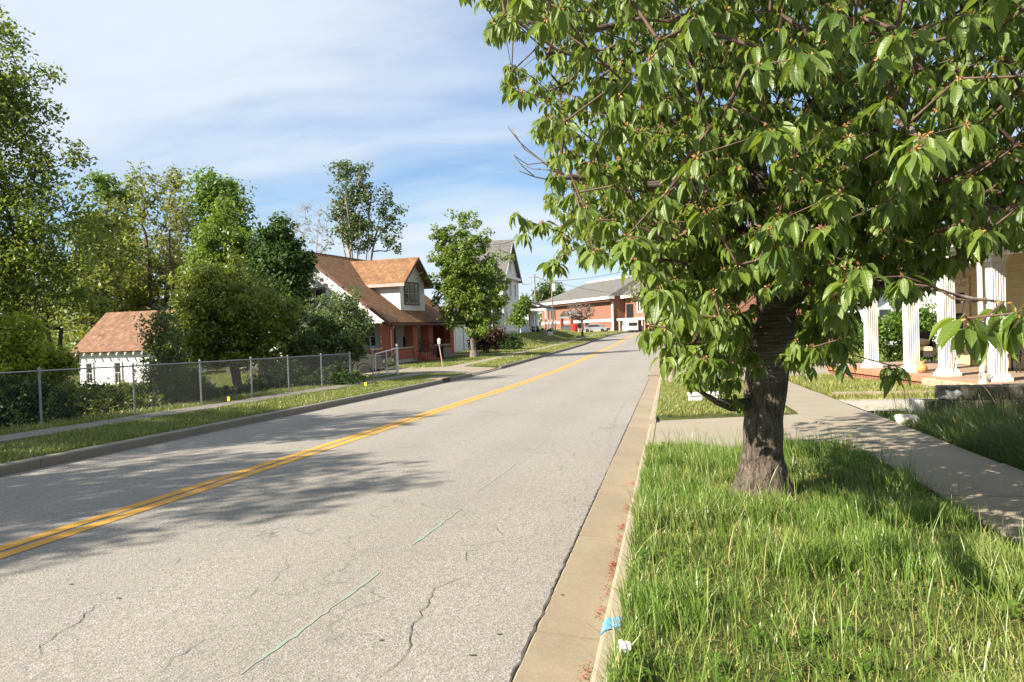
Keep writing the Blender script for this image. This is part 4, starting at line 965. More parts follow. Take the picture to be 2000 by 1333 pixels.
def school():
    A = V(7.1, 170.0); B = V(19.1, 138.0); rz = math.atan2(B[1]-A[1], B[0]-A[0]); z0 = 0.7
    o = empty('brick_building', (A[0], A[1], z0), rz, 'long orange brick building with grey hipped roof at the top of the street', 'building')
    H = 6.2; L1 = 34.2; L2 = 60.0; T = 16
    box('wall', M['brickorange'], o, 0, L1, 0, T, -2, H); box('wall', M['brickorange'], o, L1+.01, L2, 2.4, T+2, -2, H)
    box('string_course', M['white'], o, -.08, L1+.0, -.09, -.003, 1.5, 2.0); box('base_course', M['stone'], o, -.1, L1, -.12, -.003, -1.5, .35)
    box('eave_soffit', M['browntrim'], o, -.9, L1+.5, -.95, -.003, H-.95, H-.55); box('eave', M['white'], o, -1.2, L1+.6, -1.25, -.02, H-.52, H+.02)
    box('eave', M['white'], o, L1+.62, L2+1, 1.2, 2.38, H-.5, H+.02)
    e = 1.2; rh = 4.2
    roof_slab('roof', [(-e, -e, H+.02), (L1+.6, -e, H+.02), (L1-3, T/2, H+rh), (8, T/2, H+rh)], .2, M['roofgrey'], o)
    MB().add([(-e, -e, H+.02), (8, T/2, H+rh), (-e, T+e, H+.02)], [(0, 1, 2)]).build('roof_hip', M['roofgrey'], o)
    MB().add([(L1+.6, -e, H+.02), (L1+.6, T+e, H+.02), (L1-3, T/2, H+rh)], [(0, 1, 2)]).build('roof_hip', M['roofgrey'], o)
    MB().add([(L2+1, 1.2, H+.03), (L2+1, T+3, H+.03), (L2-6, T/2+2, H+rh+.6)], [(0, 1, 2)]).build('roof_hip', M['roofgrey'], o)
    roof_slab('roof', [(L2+1, T+3, H+.03), (L1+.62, T+3, H+.03), (L1-1, T/2+2, H+rh+.6), (L2-6, T/2+2, H+rh+.6)], .2, M['roofgrey'], o)
    roof_slab('roof', [(L1+.6, T+e, H+.02), (-e, T+e, H+.02), (8, T/2, H+rh), (L1-3, T/2, H+rh)], .2, M['roofgrey'], o)
    roof_slab('roof', [(L1+.62, 1.2, H+.03), (L2+1, 1.2, H+.03), (L2-6, T/2+2, H+rh+.6), (L1-1, T/2+2, H+rh+.6)], .2, M['roofgrey'], o)
    box('ridge_vent', M['white'], o, 8, L1-3, T/2-.2, T/2+.2, H+rh-.1, H+rh+.25); box('ridge_vent', M['white'], o, L1-1, L2-6, T/2+1.8, T/2+2.2, H+rh+.5, H+rh+.85)
    box('corner_pier', M['white'], o, L1-.5, L1+.1, -.16, -.01, -1.5, H-.96)
    for x in (L1+5.6, L1+10.0, L1+14.4, L1+19): window(o, 'x', 2.38, -1, x-1.0, x+1.0, 2.9, 5.5, M['white'], 2, fw=.22, mid=False)
    for x in (L1+2.0,): box('doorway', M['black'], o, x-1.2, x+1.2, 2.3, 2.398, -1.2, 4.6)
    cp = box('canopy', M['white'], o, L1+3.4, L2-4, -1.2, 2.39, 1.55, 1.95)
    for x in (L1+4, L1+12, L1+20): box('canopy_post', M['white'], o, x-.1, x+.1, -1.1, -.9, -1.5, 1.547)
    for x in (16.2, 19.6, 23): box('doorway', M['black'], o, x-.8, x+.8, -.05, -.002, -.6, 1.45)
    mb = MB()
    for k in range(7):
        a0, a1 = math.pi*k/7, math.pi*(k+1)/7; mb.add([(17.8-2.6*math.cos(a0), -2.4, 2.9+1.1*math.sin(a0)), (17.8-2.6*math.cos(a1), -2.4, 2.9+1.1*math.sin(a1)), (17.8-2.6*math.cos(a1), -.1, 2.9+1.3*math.sin(a1)), (17.8-2.6*math.cos(a0), -.1, 2.9+1.3*math.sin(a0))], [(0, 1, 2, 3)])
    mb.box(15.2, 20.4, -2.45, -2.38, 2.55, 2.9); mb.build('awning', M['silver'], o)
    for x in (15.4, 20.2): box('awning_post', M['brickorange'], o, x-.3, x+.3, -2.4, -1.8, -1.5, 2.54)
school()

# ------------------------------------------------------------------ porch house on the right and what stands round it
def H0(px, py, z):                  # where the sight line meets height z -> world x, y
    d = FW+(px-1000)/FPX*RT-(py-666.5)/FPX*UP; t = (z-CAMH)/d[2]; p = CAM0+t*d; return np.array([p[0], p[1]])
FZ = 0.13
PH_RZ = D2R(102.0); PH0 = V(10.15, 15.5)
def PH(x, y): a = PH_RZ; return (PH0[0]+x*math.cos(a)-y*math.sin(a), PH0[1]+x*math.sin(a)+y*math.cos(a))
def porch_house():
    o = empty('porch_house', (PH0[0], PH0[1], FZ), PH_RZ, 'tan sided house with white columned front porch on a red tiled floor, numbered 119', 'house')
    X1 = 6.2; X0 = -9.0; yw = -2.45
    box('porch_floor', M['tile'], o, X0, 7.6, -3.2, .36, -.16, 0.0)
    box('porch_base', M['brickorange'], o, X0+.03, 7.57, -3.15, .31, -.7, -.163)
    # low stone kerb in front of the floor between the columns
    rr = random.Random(4); x = -1.6
    for row in range(2):
        x = -1.9+row*.14
        while x < 1.75:
            w = rr.uniform(.24, .36); box('stone', M['stone'], o, x, x+w-.015, .375, .56+rr.uniform(0, .05), -.36+row*.17, -.36+row*.17+.16-rr.uniform(0, .012), .014); x += w
    # fluted columns
    for x in (-1.9, 0.0, 1.76, 3.30, 5.40):
        c = empty('column', (x, 0.0, 0), parent=o); h = .18
        MB().box(-.21, .21, -.21, .21, 0, .08, .01).build('plinth', M['white'], c)
        MB().box(-.175, .175, -.175, .175, .082, .17, .03).build('base_mould', M['white'], c)
        mb = MB(); n = 5; poly = []; h = .135
        for sx, sy, ex, ey in ((-1, -1, 1, -1), (1, -1, 1, 1), (1, 1, -1, 1), (-1, 1, -1, -1)):
            for k in range(n):
                t0, t1 = (k+.14)/n, (k+.86)/n; nx, ny = -(ey-sy)/2*-1, (ex-sx)/2*-1
                for t, ins in (((k)/n, 0), (t0, 0), (t0+.03, .022), (t1-.03, .022), (t1, 0)):
                    px_, py_ = (sx+(ex-sx)*t)*h, (sy+(ey-sy)*t)*h; poly.append((px_-nx*ins, py_-ny*ins))
        mb.prism(poly, 'z', .172, 2.5); mb.build('shaft', M['white'], c)
        MB().box(-.18, .18, -.18, .18, 2.503, 2.62).build('capital', M['white'], c)
    # number on the column facing the street, drawn as thin raised strokes
    st = {'1': [((.5, 0), (.5, 1))], '9': [((.85, .62), (.85, .9)), ((.85, .9), (.5, 1.0)), ((.5, 1.0), (.15, .85)), ((.15, .85), (.15, .62)), ((.15, .62), (.5, .48)), ((.5, .48), (.85, .62)), ((.85, .62), (.55, 0))]}
    nm = empty('house_number', (0, 0, 0), parent=o)
    for k, ch in enumerate('119'):      # read from the street: left to right runs towards the near end
        mb = MB(); ox = [.115, .065, .01][k]
        for (a, b) in st[ch]:
            p, q = [(-.139, ox-.075*c[0], 1.55+c[1]*.13) for c in (a, b)]
            mb.tube([p, q], .008, 5)
        mb.build('digit', M['black'], nm)
    # porch beam, soffit, gutter, roof
    box('porch_beam', M['white'], o, X0, 6.3, -.2, .2, 2.625, 2.86)
    box('soffit', M['white'], o, X0, 6.6, yw, .55, 2.87, 2.90)
    box('fascia', M['white'], o, X0, 6.6, .56, .60, 2.80, 3.0); box('gutter', M['white'], o, X0, 6.6, .603, .73, 2.87, 2.99)
    roof_slab('roof', [(6.7, .75, 2.98), (X0, .75, 2.98), (X0, -5.7, 4.5), (6.7, -5.7, 4.5)], .1, M['roofred'], o)
    roof_slab('roof', [(X0, -11.7, 3.2), (6.7, -11.7, 3.2), (6.7, -5.7, 4.5), (X0, -5.7, 4.5)], .1, M['roofred'], o)
    MB().prism([(-11, 0), (yw, 0), (yw, 2.9), (-2.6, 3.4), (-5.7, 4.3), (-11, 3.2)], 'x', X1-.1, X1-.02).build('end_wall', M['whitewash'], o)
    mb = MB().tube([(1.2, .66, 2.87), (.55, .42, 2.60), (.1, .25, 2.48), (.1, .24, .2)], .05, 8); mb.build('downspout', M['white'], o)
    # siding boards of the front wall, each its own piece, between the openings
    box('front_wall', M['tan'], o, X0, X1, yw-.2, yw-.03, 0.0, 2.87)
    spans = [(X0, -2.2), (-.9, .9), (2.1, 4.75), (5.72, X1-.12)]
    bd = {}
    for k in range(14):
        z = .02+k*.203
        for a, b in spans:
            if (a, b) not in bd:
                mb = MB(); mb.prism([(yw-.028, 0), (yw+.022, 0), (yw-.004, .2), (yw-.028, .2)][::-1], 'x', a, b); bd[(a, b)] = mb.data('siding_board', M['tan'])
            w = bpy.data.objects.new('siding_board', bd[(a, b)]); link(w, o); w.location = (0, 0, z)
    box('corner_board', M['white'], o, X1-.115, X1+.02, yw-.05, yw+.05, .0, 2.86)
    d = box('door', M['tandoor'], o, 4.86, 5.62, yw-.028, yw+.03, .02, 2.2)
    for a, b in ((4.76, 4.858), (5.622, 5.715)): box('door_frame', M['tan'], d, a, b, yw-.028, yw+.05, .02, 2.32)
    box('door_frame', M['tan'], d, 4.76, 5.715, yw-.028, yw+.05, 2.323, 2.42)
    box('door_pane', M['glass'], d, 5.0, 5.5, yw+.031, yw+.04, 1.72, 2.02); box('door_pane', M['glass'], d, 5.1, 5.4, yw+.031, yw+.04, .75, 1.45); box('door_pane', M['black'], d, 5.02, 5.25, yw+.041, yw+.05, 1.74, 1.86)
    window(o, 'x', yw-.02, 1, .92, 2.08, .75, 2.35, M['tan'], 1, fw=.1); window(o, 'x', yw-.02, 1, -2.18, -.92, .75, 2.35, M['tan'], 1, fw=.1)
    box('side_wall', M['whitewash'], o, X1-.6, X1-.21, -11, yw-.21, 0, 2.9)
porch_house()

def armchair():
    p = PH(6.55, -2.0); o = empty('wicker_armchair', (p[0], p[1], FZ), D2R(347), 'dark wicker armchair at the far end of the porch with two cream cushions on it', 'chair')
    for x in (-.34, .34):
        for y in (-.3, .3): MB().tube([(x, y, 0), (x, y, .3)], .022, 6).build('leg', M['wicker'], o)
    box('seat', M['wicker'], o, -.36, .36, -.33, .33, .3, .38, .02); box('apron', M['wicker'], o, -.34, .34, -.345, -.332, .2, .37)
    box('backrest', M['wicker'], o, -.36, .36, .28, .36, .383, .95, .03)
    for x in (-.40, .33): box('armrest', M['wicker'], o, x, x+.07, -.33, .277, .383, .64, .02)
    c = empty('seat_cushion', (p[0], p[1], FZ+.385), D2R(347), 'flat cream cushion lying on the seat of the wicker armchair', 'cushion')
    MB().box(-.31, .31, -.31, .26, 0, .11, .03).build('pad', M['cushion'], c)
    c = empty('back_cushion', (p[0], p[1], FZ+.5), D2R(347), 'plump cream cushion propped upright against the wicker armchair back', 'cushion')
    MB().lathe([(.04, -.28), (.1, -.25), (.125, -.1), (.125, .1), (.1, .25), (.04, .28)], 0, 0, 12).build('pad', M['cushion'], c, True); c.children[0].rotation_euler = (0, math.pi/2, 0); c.children[0].location = (0, .13, .10)
armchair()
p = PH(2.95, .06-.12); o = empty('clay_pot', (p[0], p[1], FZ), 0, 'round orange clay pot with narrow neck standing on the red porch floor', 'pot')
MB().lathe([(.06, 0), (.09, .01), (.125, .08), (.125, .13), (.1, .19), (.065, .215), (.06, .24), (.085, .285), (.075, .29), (.05, .27)], seg=20).build('pot', M['clay'], o, True)
def iron_bench():
    p = PH(1.3, -1.9); o = empty('iron_bench', (p[0], p[1], FZ), PH_RZ+math.pi, 'black wrought iron bench against the tan wall between the porch columns', 'bench')
    for x in (-.6, .6):
        for y in (-.2, .2): MB().tube([(x, y, 0), (x*.97, y*.9, .43)], .016, 6).build('leg', M['black'], o)
    for k in range(6): box('seat_slat', M['black'], o, -.63, .63, -.23+k*.08, -.17+k*.08, .43, .45)
    mb = MB().tube([(-.62, .24, .44), (-.62, .28, .88), (0, .3, .98), (.62, .28, .88), (.62, .24, .44)], .018, 6); mb.build('back_frame', M['black'], o)
    for k in range(9):
        x = -.52+k*.13; MB().tube([(x, .25, .46), (x+.05, .265, .6), (x-.04, .28, .74), (x, .285, .9)], .011, 5).build('back_scroll', M['black'], o)
    for x in (-.63, .63): MB().tube([(x, .25, .66), (x, -.18, .66), (x, -.22, .44)], .016, 6).build('armrest', M['black'], o)
iron_bench()
def wicker_table():
    p = PH(2.4, -1.75); o = empty('wicker_chair', (p[0], p[1], FZ), PH_RZ+math.pi-.3, 'dark wicker chair with one cream pad behind the second column from the tan house door', 'chair')
    for x in (-.27, .27):
        for y in (-.25, .25): MB().tube([(x, y, 0), (x, y, .38)], .02, 6).build('leg', M['wicker'], o)
    box('seat', M['wicker'], o, -.3, .3, -.28, .28, .38, .44, .02); box('backrest', M['wicker'], o, -.3, .3, .22, .28, .443, .92, .03); box('pad', M['cushion'], o, -.26, .26, -.25, .2, .443, .5, .02)
wicker_table()
def angel():
    p = PH(-.12, .36); o = empty('angel_statue', (p[0], p[1], FZ-.05), PH_RZ+math.pi/2, 'small white garden statue at the foot of the numbered column', 'statue')
    MB().lathe([(.1, 0), (.1, .04), (.085, .06), (.08, .14), (.05, .22), (.035, .25)], seg=14).build('figure', M['whiterock'], o, True)
    MB().lathe([(.01, .245), (.035, .26), (.042, .29), (.03, .325), (.008, .335)], seg=12).build('head', M['whiterock'], o, True)
    for s_ in (-1, 1): MB().prism([(0, .12), (s_*.09, .1), (s_*.13, .2), (s_*.1, .27), (s_*.03, .2)][::s_], 'y', .03, .05).build('wing', M['whiterock'], o)
angel()
def bird_wire():
    a = PH(.05, .18); b = PH(1.72, .2); o = empty('bird_wire', (a[0], a[1], FZ+1.72), PH_RZ, 'thin wire with small dark bird shapes strung between two porch columns', 'ornament')
    mb = MB().tube([(0, 0, .02), (.5, .02, -.03), (1.0, .02, -.035), (1.66, .02, .0)], .007, 5); mb.build('wire', M['black'], o)
    for x in (.98, .66):
        MB().lathe([(.004, -.06), (.022, -.03), (.03, .0), (.024, .035), (.012, .07)], seg=8).build('bird', M['black'] if x > .9 else M['wood'], o, True)
        w = o.children[-1]; w.location = (x, .02, .025); w.rotation_euler = (0, 1.35, .2)
        MB().prism([(0, 0), (.1, .05), (.07, .11)], 'y', -.004, .004).build('wing', M['black'] if x > .9 else M['wood'], w)
bird_wire()
def retaining_wall():
    o = empty('retaining_wall', (3.95, 13.42, float(base(4, 13.5))+.08), 0.0, 'low dark stone block wall with white painted end holding back the grass bank', 'wall')
    rr = random.Random(3); x = .14
    box('end_block', M['white'], o, 0, .135, -.1, .26, -.1, .31, .015)
    while x < 2.6:
        w = rr.uniform(.42, .6); box('block', M['wallblock'], o, x, x+w-.012, -.1+rr.uniform(0, .02), .25, -.1, .30+rr.uniform(-.01, .01), .02); x += w
    x = .42
    while x < 3.2:
        w = rr.uniform(.45, .65); box('block', M['wallblock'], o, x, x+w-.012, -.02+rr.uniform(0, .02), .3, .313, .52+rr.uniform(-.01, .01), .02); x += w
retaining_wall()
def rock(name, loc, s, m, label, cat, seed, group=None, crumple=.35):
    r = np.random.default_rng(seed); import bmesh
    bm = bmesh.new(); bmesh.ops.create_icosphere(bm, subdivisions=3, radius=1.0)
    ph = r.uniform(0, 6, (5, 3)); fr = r.uniform(1.5, 5, (5, 3))
    for v in bm.verts:
        k = 1+crumple*sum(math.sin(f[0]*v.co.x+p[0])*math.sin(f[1]*v.co.y+p[1])*math.sin(f[2]*v.co.z+p[2]) for f, p in zip(fr, ph))*.55
        v.co = Vector((v.co.x*s[0]*k, v.co.y*s[1]*k, max(v.co.z*k, -.55)*s[2]))
    me = bpy.data.meshes.new(name); bm.to_mesh(me); bm.free(); me.materials.append(m)
    o = bpy.data.objects.new(name, me); link(o); o.location = tuple(float(a) for a in loc); return tag(o, label, cat, group)
x, y = 3.40, 11.9; rock('white_rock', (x, y, float(base(x, y))+.21), (.16, .12, .10), M['whiterock'], 'pale rounded rock at the edge of the pavement under overhanging grass', 'rock', 5)
rock('white_rock', (4.55, 13.42, float(base(4.5, 13.5))+.45), (.15, .1, .09), M['whiterock'], 'lumpy white stone sitting on the lower course of the dark block wall', 'rock', 9, crumple=.4)
o = empty('landscape_timber', (3.4, 17.0, float(G(3.4, 17.0))), D2R(-2), 'weathered timber edging the lawn beside the gravel drive', 'timber')
MB().prism([(-.06, -.03), (.06, -.03), (.075, .05), (.05, .11), (-.05, .11), (-.075, .05)], 'x', 0, 2.3).build('beam', M['wood'], o); MB().prism([(-.06, -.03), (.06, -.03), (.075, .05), (.05, .11), (-.05, .11), (-.075, .05)], 'x', 2.32, 3.4).build('beam', M['wood'], o)
for k, (px, py, w_, lab) in enumerate([(1358, 783, .26, 'white plastic meter box lying on the mown verge, closest to the kerb'), (1393, 781, .24, 'white plastic meter box lying on the mown verge beside the cherry trunk')]):
    p = H0(px, py, -.12); o = empty('meter_box', (p[0], p[1], float(G(*p))), D2R(8-20*k), lab, 'box', 'white boxes on the verge')
    box('body', M['white'], o, -w_/2, w_/2, -.12, .12, -.02, .13, .02); box('lid', M['whitewash'], o, -w_/2-.015, w_/2+.015, -.135, .135, .133, .19, .02)
p = (1.25, 23.6); o = empty('marker_post', (p[0], p[1], float(G(*p))), .2, 'short red post with white foot beside the second driveway', 'post')
MB().tube([(0, 0, 0), (0, 0, .24)], .085, 12).build('foot', M['white'], o); MB().tube([(0, 0, .243), (-.01, 0, .9), (-.01, 0, .98)], [.065, .065, .04], 12).build('post', M['redpost'], o)
p = (.05, 23.3); o = empty('wooden_post', (p[0], p[1], float(G(*p))), .1, 'stubby weathered wooden post near the kerb by the second driveway', 'post')
MB().tube([(0, 0, -.05), (0, 0, .55), (0, 0, .6)], [.12, .11, .09], 10).build('post', M['wood'], o)
# storm drains
o = empty('storm_drain', (-.6, 29.6, float(base(-.6, 29.6))), 0, 'rusty storm drain frame set in the gutter on the cherry tree side', 'drain')
box('frame', M['wood'], o, -.30, .19, -.42, -.36, -.02, .045); box('frame', M['wood'], o, -.30, .19, .36, .42, -.02, .045); box('frame', M['wood'], o, -.30, -.24, -.357, .357, -.02, .045); box('pit', M['black'], o, -.24, .19, -.357, .357, -.02, .018)
for k in range(5): box('grate_bar', M['wood'], o, -.2+k*.085, -.165+k*.085, -.355, .355, .02, .04)
o = empty('storm_drain', (-9.03, 28.95, float(base(-9, 28.95))), 0, 'curb inlet with dark mouth and rusty cover set in the far kerb', 'drain')
box('mouth', M['black'], o, -.1, .07, -.5, .5, -.05, .1); box('cover', M['wood'], o, -.75, .1, -.72, .72, .15, .20, .01); box('side', M['kerb_grey'], o, -.7, .09, -.74, -.502, -.1, .148); box('side', M['kerb_grey'], o, -.7, .09, .502, .74, -.1, .148)
# blue utility paint on the kerb, crumpled paper, red flower debris along the gutter
kb = kerb
def kerb_patch(name, y0, y1, m):
    prof = [(-.405, .02), (-.380, .118), (-.3555, .1415), (-.284, .1455)]
    n = 5; vs = []; rr = random.Random(2)
    for i in range(n):
        t = i/(n-1); y = y0+(y1-y0)*t+(rr.uniform(-.03, .03) if i in (0, n-1) else 0)
        for k_, (u, dz) in enumerate(prof): yy = y+rr.uniform(-.035, .035)*(1 if i in (0, n-1) else 0); vs.append((u, yy, float(base(u, yy))+dz+.004))
    MB().add(vs, [(i*4+k_, i*4+k_+1, (i+1)*4+k_+1, (i+1)*4+k_) for i in range(n-1) for k_ in range(3)]).build(name, m, kb)
kerb_patch('blue_paint_mark', 3.66, 3.86, M['blue'])
p = H0(1219, 1248, .22); o = rock('crumpled_paper', (p[0], p[1], float(G(*p))+.10), (.028, .022, .028), M['paper'], 'crumpled scrap of white paper caught in the long grass by the kerb', 'litter', 12, crumple=.45)
def debris():
    r = np.random.default_rng(8); vs, fs = [], []
    for yc, n in ((7.0, 40), (6.3, 60), (5.95, 40), (5.6, 30), (5.25, 80), (5.0, 25), (4.7, 20), (4.35, 35), (3.55, 30), (8.2, 30), (9.5, 20), (3.2, 30)):
        for _ in range(n):
            x = -.425+abs(r.normal(0, .022))*-1; y = yc+r.normal(0, .07); z = float(base(x, y))-.018+r.uniform(0, .012); L = r.uniform(.008, .024); a = r.uniform(0, 6.28); b = len(vs)
            d = np.array([math.cos(a), math.sin(a)]); nn = np.array([-d[1], d[0]])*.004
            vs += [(x-d[0]*L/2, y-d[1]*L/2, z), (x+nn[0], y+nn[1], z+.005), (x+d[0]*L/2, y+d[1]*L/2, z+.002), (x-nn[0], y-nn[1], z+.004)]; fs.append((b, b+1, b+2, b+3))
    o = MB().add(vs, fs).build('flower_debris', M['debris']); tag(o, kind='stuff')
debris()

# ------------------------------------------------------------------ left side: fence, gate, truck, lamp post, flags
FP = [(-13.1, 5.6), (-12.75, 9.0), (-12.4, 12.55), (-12.15, 14.9), (-11.98, 17.15), (-11.95, 19.5), (-11.93, 21.6), (-11.93, 23.9), (-11.94, 26.3)]
def chain_fence():
    o = empty('chain_link_fence', (FP[2][0], FP[2][1], 0), 0, 'galvanised chain link fence running along the far pavement', 'fence'); org = np.array([FP[2][0], FP[2][1], 0]); h = 1.13
    foot = [np.array([x, y, float(G(x, y))])-org for x, y in FP]
    for k, f in enumerate(foot):
        r = .023 if k not in (len(foot)-1,) else .038; p = MB().tube([f-[0, 0, .1], f+[0, 0, h+.02]], r, 8).build('fence_post', M['steel'], o)
        MB().lathe([(r+.006, h+.02), (r+.006, h+.05), (.012, h+.075)], float(f[0]), float(f[1]), 8).build('cap', M['steel'], p); o.children; bpy.data.objects[p.name]
        c = p.children[0]; c.location = (0, 0, float(f[2]))
    for a, b in zip(foot[:-1], foot[1:]): MB().tube([a+[0, 0, h], b+[0, 0, h]], .018, 6).build('top_rail', M['steel'], o)
    segs = []
    for a, b in zip(foot[:-1], foot[1:]):
        L = np.linalg.norm(b-a); n = int(L/.095); hh = h-.05
        for k in range(-int(hh/.095)-1, n+1):
            for sgn in (1, -1):
                s0, s1 = k*.095, k*.095+hh; z0, z1 = (0.04, hh+.04) if sgn > 0 else (hh+.04, .04)
                c0, c1 = max(s0, 0), min(s1, L)
                if c1-c0 < .03: continue
                za = z0+(z1-z0)*(c0-s0)/hh; zb = z0+(z1-z0)*(c1-s0)/hh
                pa, pb = a+(b-a)*c0/L, a+(b-a)*c1/L; segs.append((pa+[0, 0, za], pb+[0, 0, zb], .0036, .0036))
    m_ = branches(o, segs, 'wire_mesh', M['wire'], 3); m_['kind'] = 'stuff'
    # knuckled wire ends along the top
    return o
chain_fence()
def gate():
    y0, y1, x = 29.2, 31.6, -12.05; z = float(G(x, 30.5)); o = empty('yard_gate', (x, y1, z), 0, 'wire mesh yard gate on white posts, hung askew across the truck bay', 'gate')
    zb = float(G(x, y0))-z
    MB().tube([(0, y0-y1-.45, zb-.1), (0, y0-y1-.45, zb+1.25)], .038, 8).build('gate_post', M['steel'], o)
    MB().tube([(0, 0, -.1), (0, 0, 1.42)], .045, 8).build('gate_post', M['white'], o); MB().tube([(-.06, .2, -.1), (-.06, .2, 1.3)], .04, 8).build('gate_post', M['white'], o)
    a, b = y0-y1-.15, -.12; T0, T1 = zb+1.05, 1.22
    fr = MB(); fr.tube([(0, a, T0), (0, b, T1)], .024, 6); fr.build('frame_rail', M['white'], o); MB().tube([(0, a, zb+.1), (0, b, .12)], .024, 6).build('frame_rail', M['steel'], o)
    for t in (0, .52, 1): y = a+(b-a)*t; MB().tube([(0, y, (zb+.1)*(1-t)+.12*t), (0, y, T0*(1-t)+T1*t)], .022, 6).build('frame_upright', M['white'], o)
    MB().tube([(0.02, a+.05, zb+.14), (0.02, b-.05, T1-.1)], .018, 6).build('brace', M['wood'], o)
    segs = []; n = int((b-a)/.07); hh = .95
    for k in range(-14, n+1):
        for sgn in (1, -1):
            s0, s1 = k*.07, k*.07+hh; c0, c1 = max(s0, 0), min(s1, b-a)
            if c1-c0 < .03: continue
            f = lambda s_: (s_-s0)/hh if sgn > 0 else 1-(s_-s0)/hh
            g_ = lambda s_, q: np.array([0, a+s_, (zb+.1)*(1-s_/(b-a))+.12*s_/(b-a)+q*hh]); segs.append((g_(c0, f(c0)), g_(c1, f(c1)), .003, .003))
    m_ = branches(o, segs, 'wire_mesh', M['wire'], 3); m_['kind'] = 'stuff'
gate()
def pickup():
    w = V(-7.72, 38.6); rz = D2R(2.0); c, s_ = math.cos(rz), math.sin(rz)
    x, y = w[0]-1.75*c+(-.85)*-s_*-1, w[1]-1.75*s_+.85*c; z = float(G(w[0], w[1]))-.02
    o = empty('pickup_truck', (x, y, z), rz, 'grey pickup truck parked nose to the street behind the yard gate', 'truck')
    def prof(pts, y0, y1, name, m, par=None): return MB().prism(pts, 'y', y0, y1).build(name, m, par or o)
    # body in three volumes with rounded tops
    prof([(-2.9, .55), (2.62, .5), (2.70, .62), (2.72, .95), (2.62, 1.12), (1.35, 1.20), (1.1, 1.22), (-.95, 1.22), (-2.88, 1.18)], -.90, .90, 'body', M['darkpaint'])
    prof([(1.25, 1.203), (2.55, 1.135), (2.58, 1.16), (1.25, 1.25)], -.78, .78, 'hood', M['darkpaint'])
    prof([(-.92, 1.223), (1.28, 1.223), (.62, 1.82), (.35, 1.88), (-.7, 1.88), (-.9, 1.7)], -.80, .80, 'cab', M['darkpaint'])
    prof([(1.20, 1.28), (1.235, 1.28), (.66, 1.80), (.62, 1.80)], -.72, .72, 'windscreen', M['glass'])
    for sy in (-1, 1):
        prof([(.0, 1.3), (1.05, 1.3), (.55, 1.76), (0, 1.78)], min(sy*.80, sy*.815), max(sy*.80, sy*.815), 'side_window', M['glass']); prof([(-.8, 1.3), (-.1, 1.3), (-.1, 1.78), (-.7, 1.78)], min(sy*.80, sy*.815), max(sy*.80, sy*.815), 'side_window', M['glass'])
        box('headlight', M['chrome'], o, 2.50, 2.745, sy*.72-.16, sy*.72+.16, .80, 1.0, .02); box('mirror', M['black'], o, 1.0, 1.16, sorted((sy*.92, sy*1.08))[0], sorted((sy*.92, sy*1.08))[1], 1.22, 1.42, .02)
        d = box('door', M['darkpaint'], o, -.02, 1.12, *sorted((sy*.902, sy*.912)), .62, 1.2); box('handle', M['chrome'], d, .1, .26, *sorted((sy*.914, sy*.93)), 1.03, 1.06)
    box('grille', M['chrome'], o, 2.70, 2.76, -.5, .5, .72, 1.02, .01)
    for k in range(3): box('grille_bar', M['black'], o, 2.762, 2.772, -.46, .46, .76+k*.085, .80+k*.085)
    box('bumper', M['chrome'], o, 2.60, 2.88, -.93, .93, .42, .60, .03); box('plate', M['white'], o, 2.882, 2.89, -.16, .16, .46, .57)
    box('bumper', M['chrome'], o, -3.02, -2.85, -.9, .9, .45, .6, .03)
    for sx in (1.75, -1.75):
        for sy in (-1, 1):
            wl = empty('wheel', (sx, sy*.80, .39), parent=o)
            t = MB().lathe([(.25, -.12), (.36, -.125), (.39, -.09), (.39, .09), (.36, .125), (.25, .12)], seg=28).build('tyre', M['tyre'], wl, True); t.rotation_euler = (math.pi/2, 0, 0)
            r_ = MB().lathe([(.05, -.05), (.24, -.10), (.26, -.118), (.26, .118), (.24, .10), (.05, .05)], seg=28).build('rim', M['silver'], wl, True); r_.rotation_euler = (math.pi/2, 0, 0)
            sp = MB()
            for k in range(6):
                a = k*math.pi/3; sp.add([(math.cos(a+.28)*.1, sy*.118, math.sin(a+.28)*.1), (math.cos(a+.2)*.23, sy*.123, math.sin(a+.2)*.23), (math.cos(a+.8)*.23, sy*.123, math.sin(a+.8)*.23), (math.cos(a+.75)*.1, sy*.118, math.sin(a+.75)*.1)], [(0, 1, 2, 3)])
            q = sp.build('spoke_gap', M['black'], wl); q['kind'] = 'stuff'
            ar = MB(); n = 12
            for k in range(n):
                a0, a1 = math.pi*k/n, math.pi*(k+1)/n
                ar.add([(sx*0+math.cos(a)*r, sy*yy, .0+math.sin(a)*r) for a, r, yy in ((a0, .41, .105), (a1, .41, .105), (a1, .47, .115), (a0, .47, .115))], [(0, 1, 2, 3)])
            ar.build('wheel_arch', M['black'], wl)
pickup()
def lamp_post():
    p = H0(866, 717, -.34); z = float(G(*p)); o = empty('lamp_post', (p[0], p[1], z), 0, 'leaning garden lamp post with white lantern in front of the brick porch', 'lamp post')
    tip = np.array([-.16, -.10, 1.30]); MB().tube([(0, 0, -.1), tip], .03, 8).build('post', M['pinktrim'], o)
    l = empty('lantern', tip, parent=o); MB().lathe([(.04, 0), (.075, .03), (.095, .22), (.095, .24)], seg=6).build('glass', M['white'], l); MB().lathe([(.11, .243), (.05, .31), (.015, .33), (.015, .36)], seg=6).build('cap', M['whitewash'], l)
lamp_post()
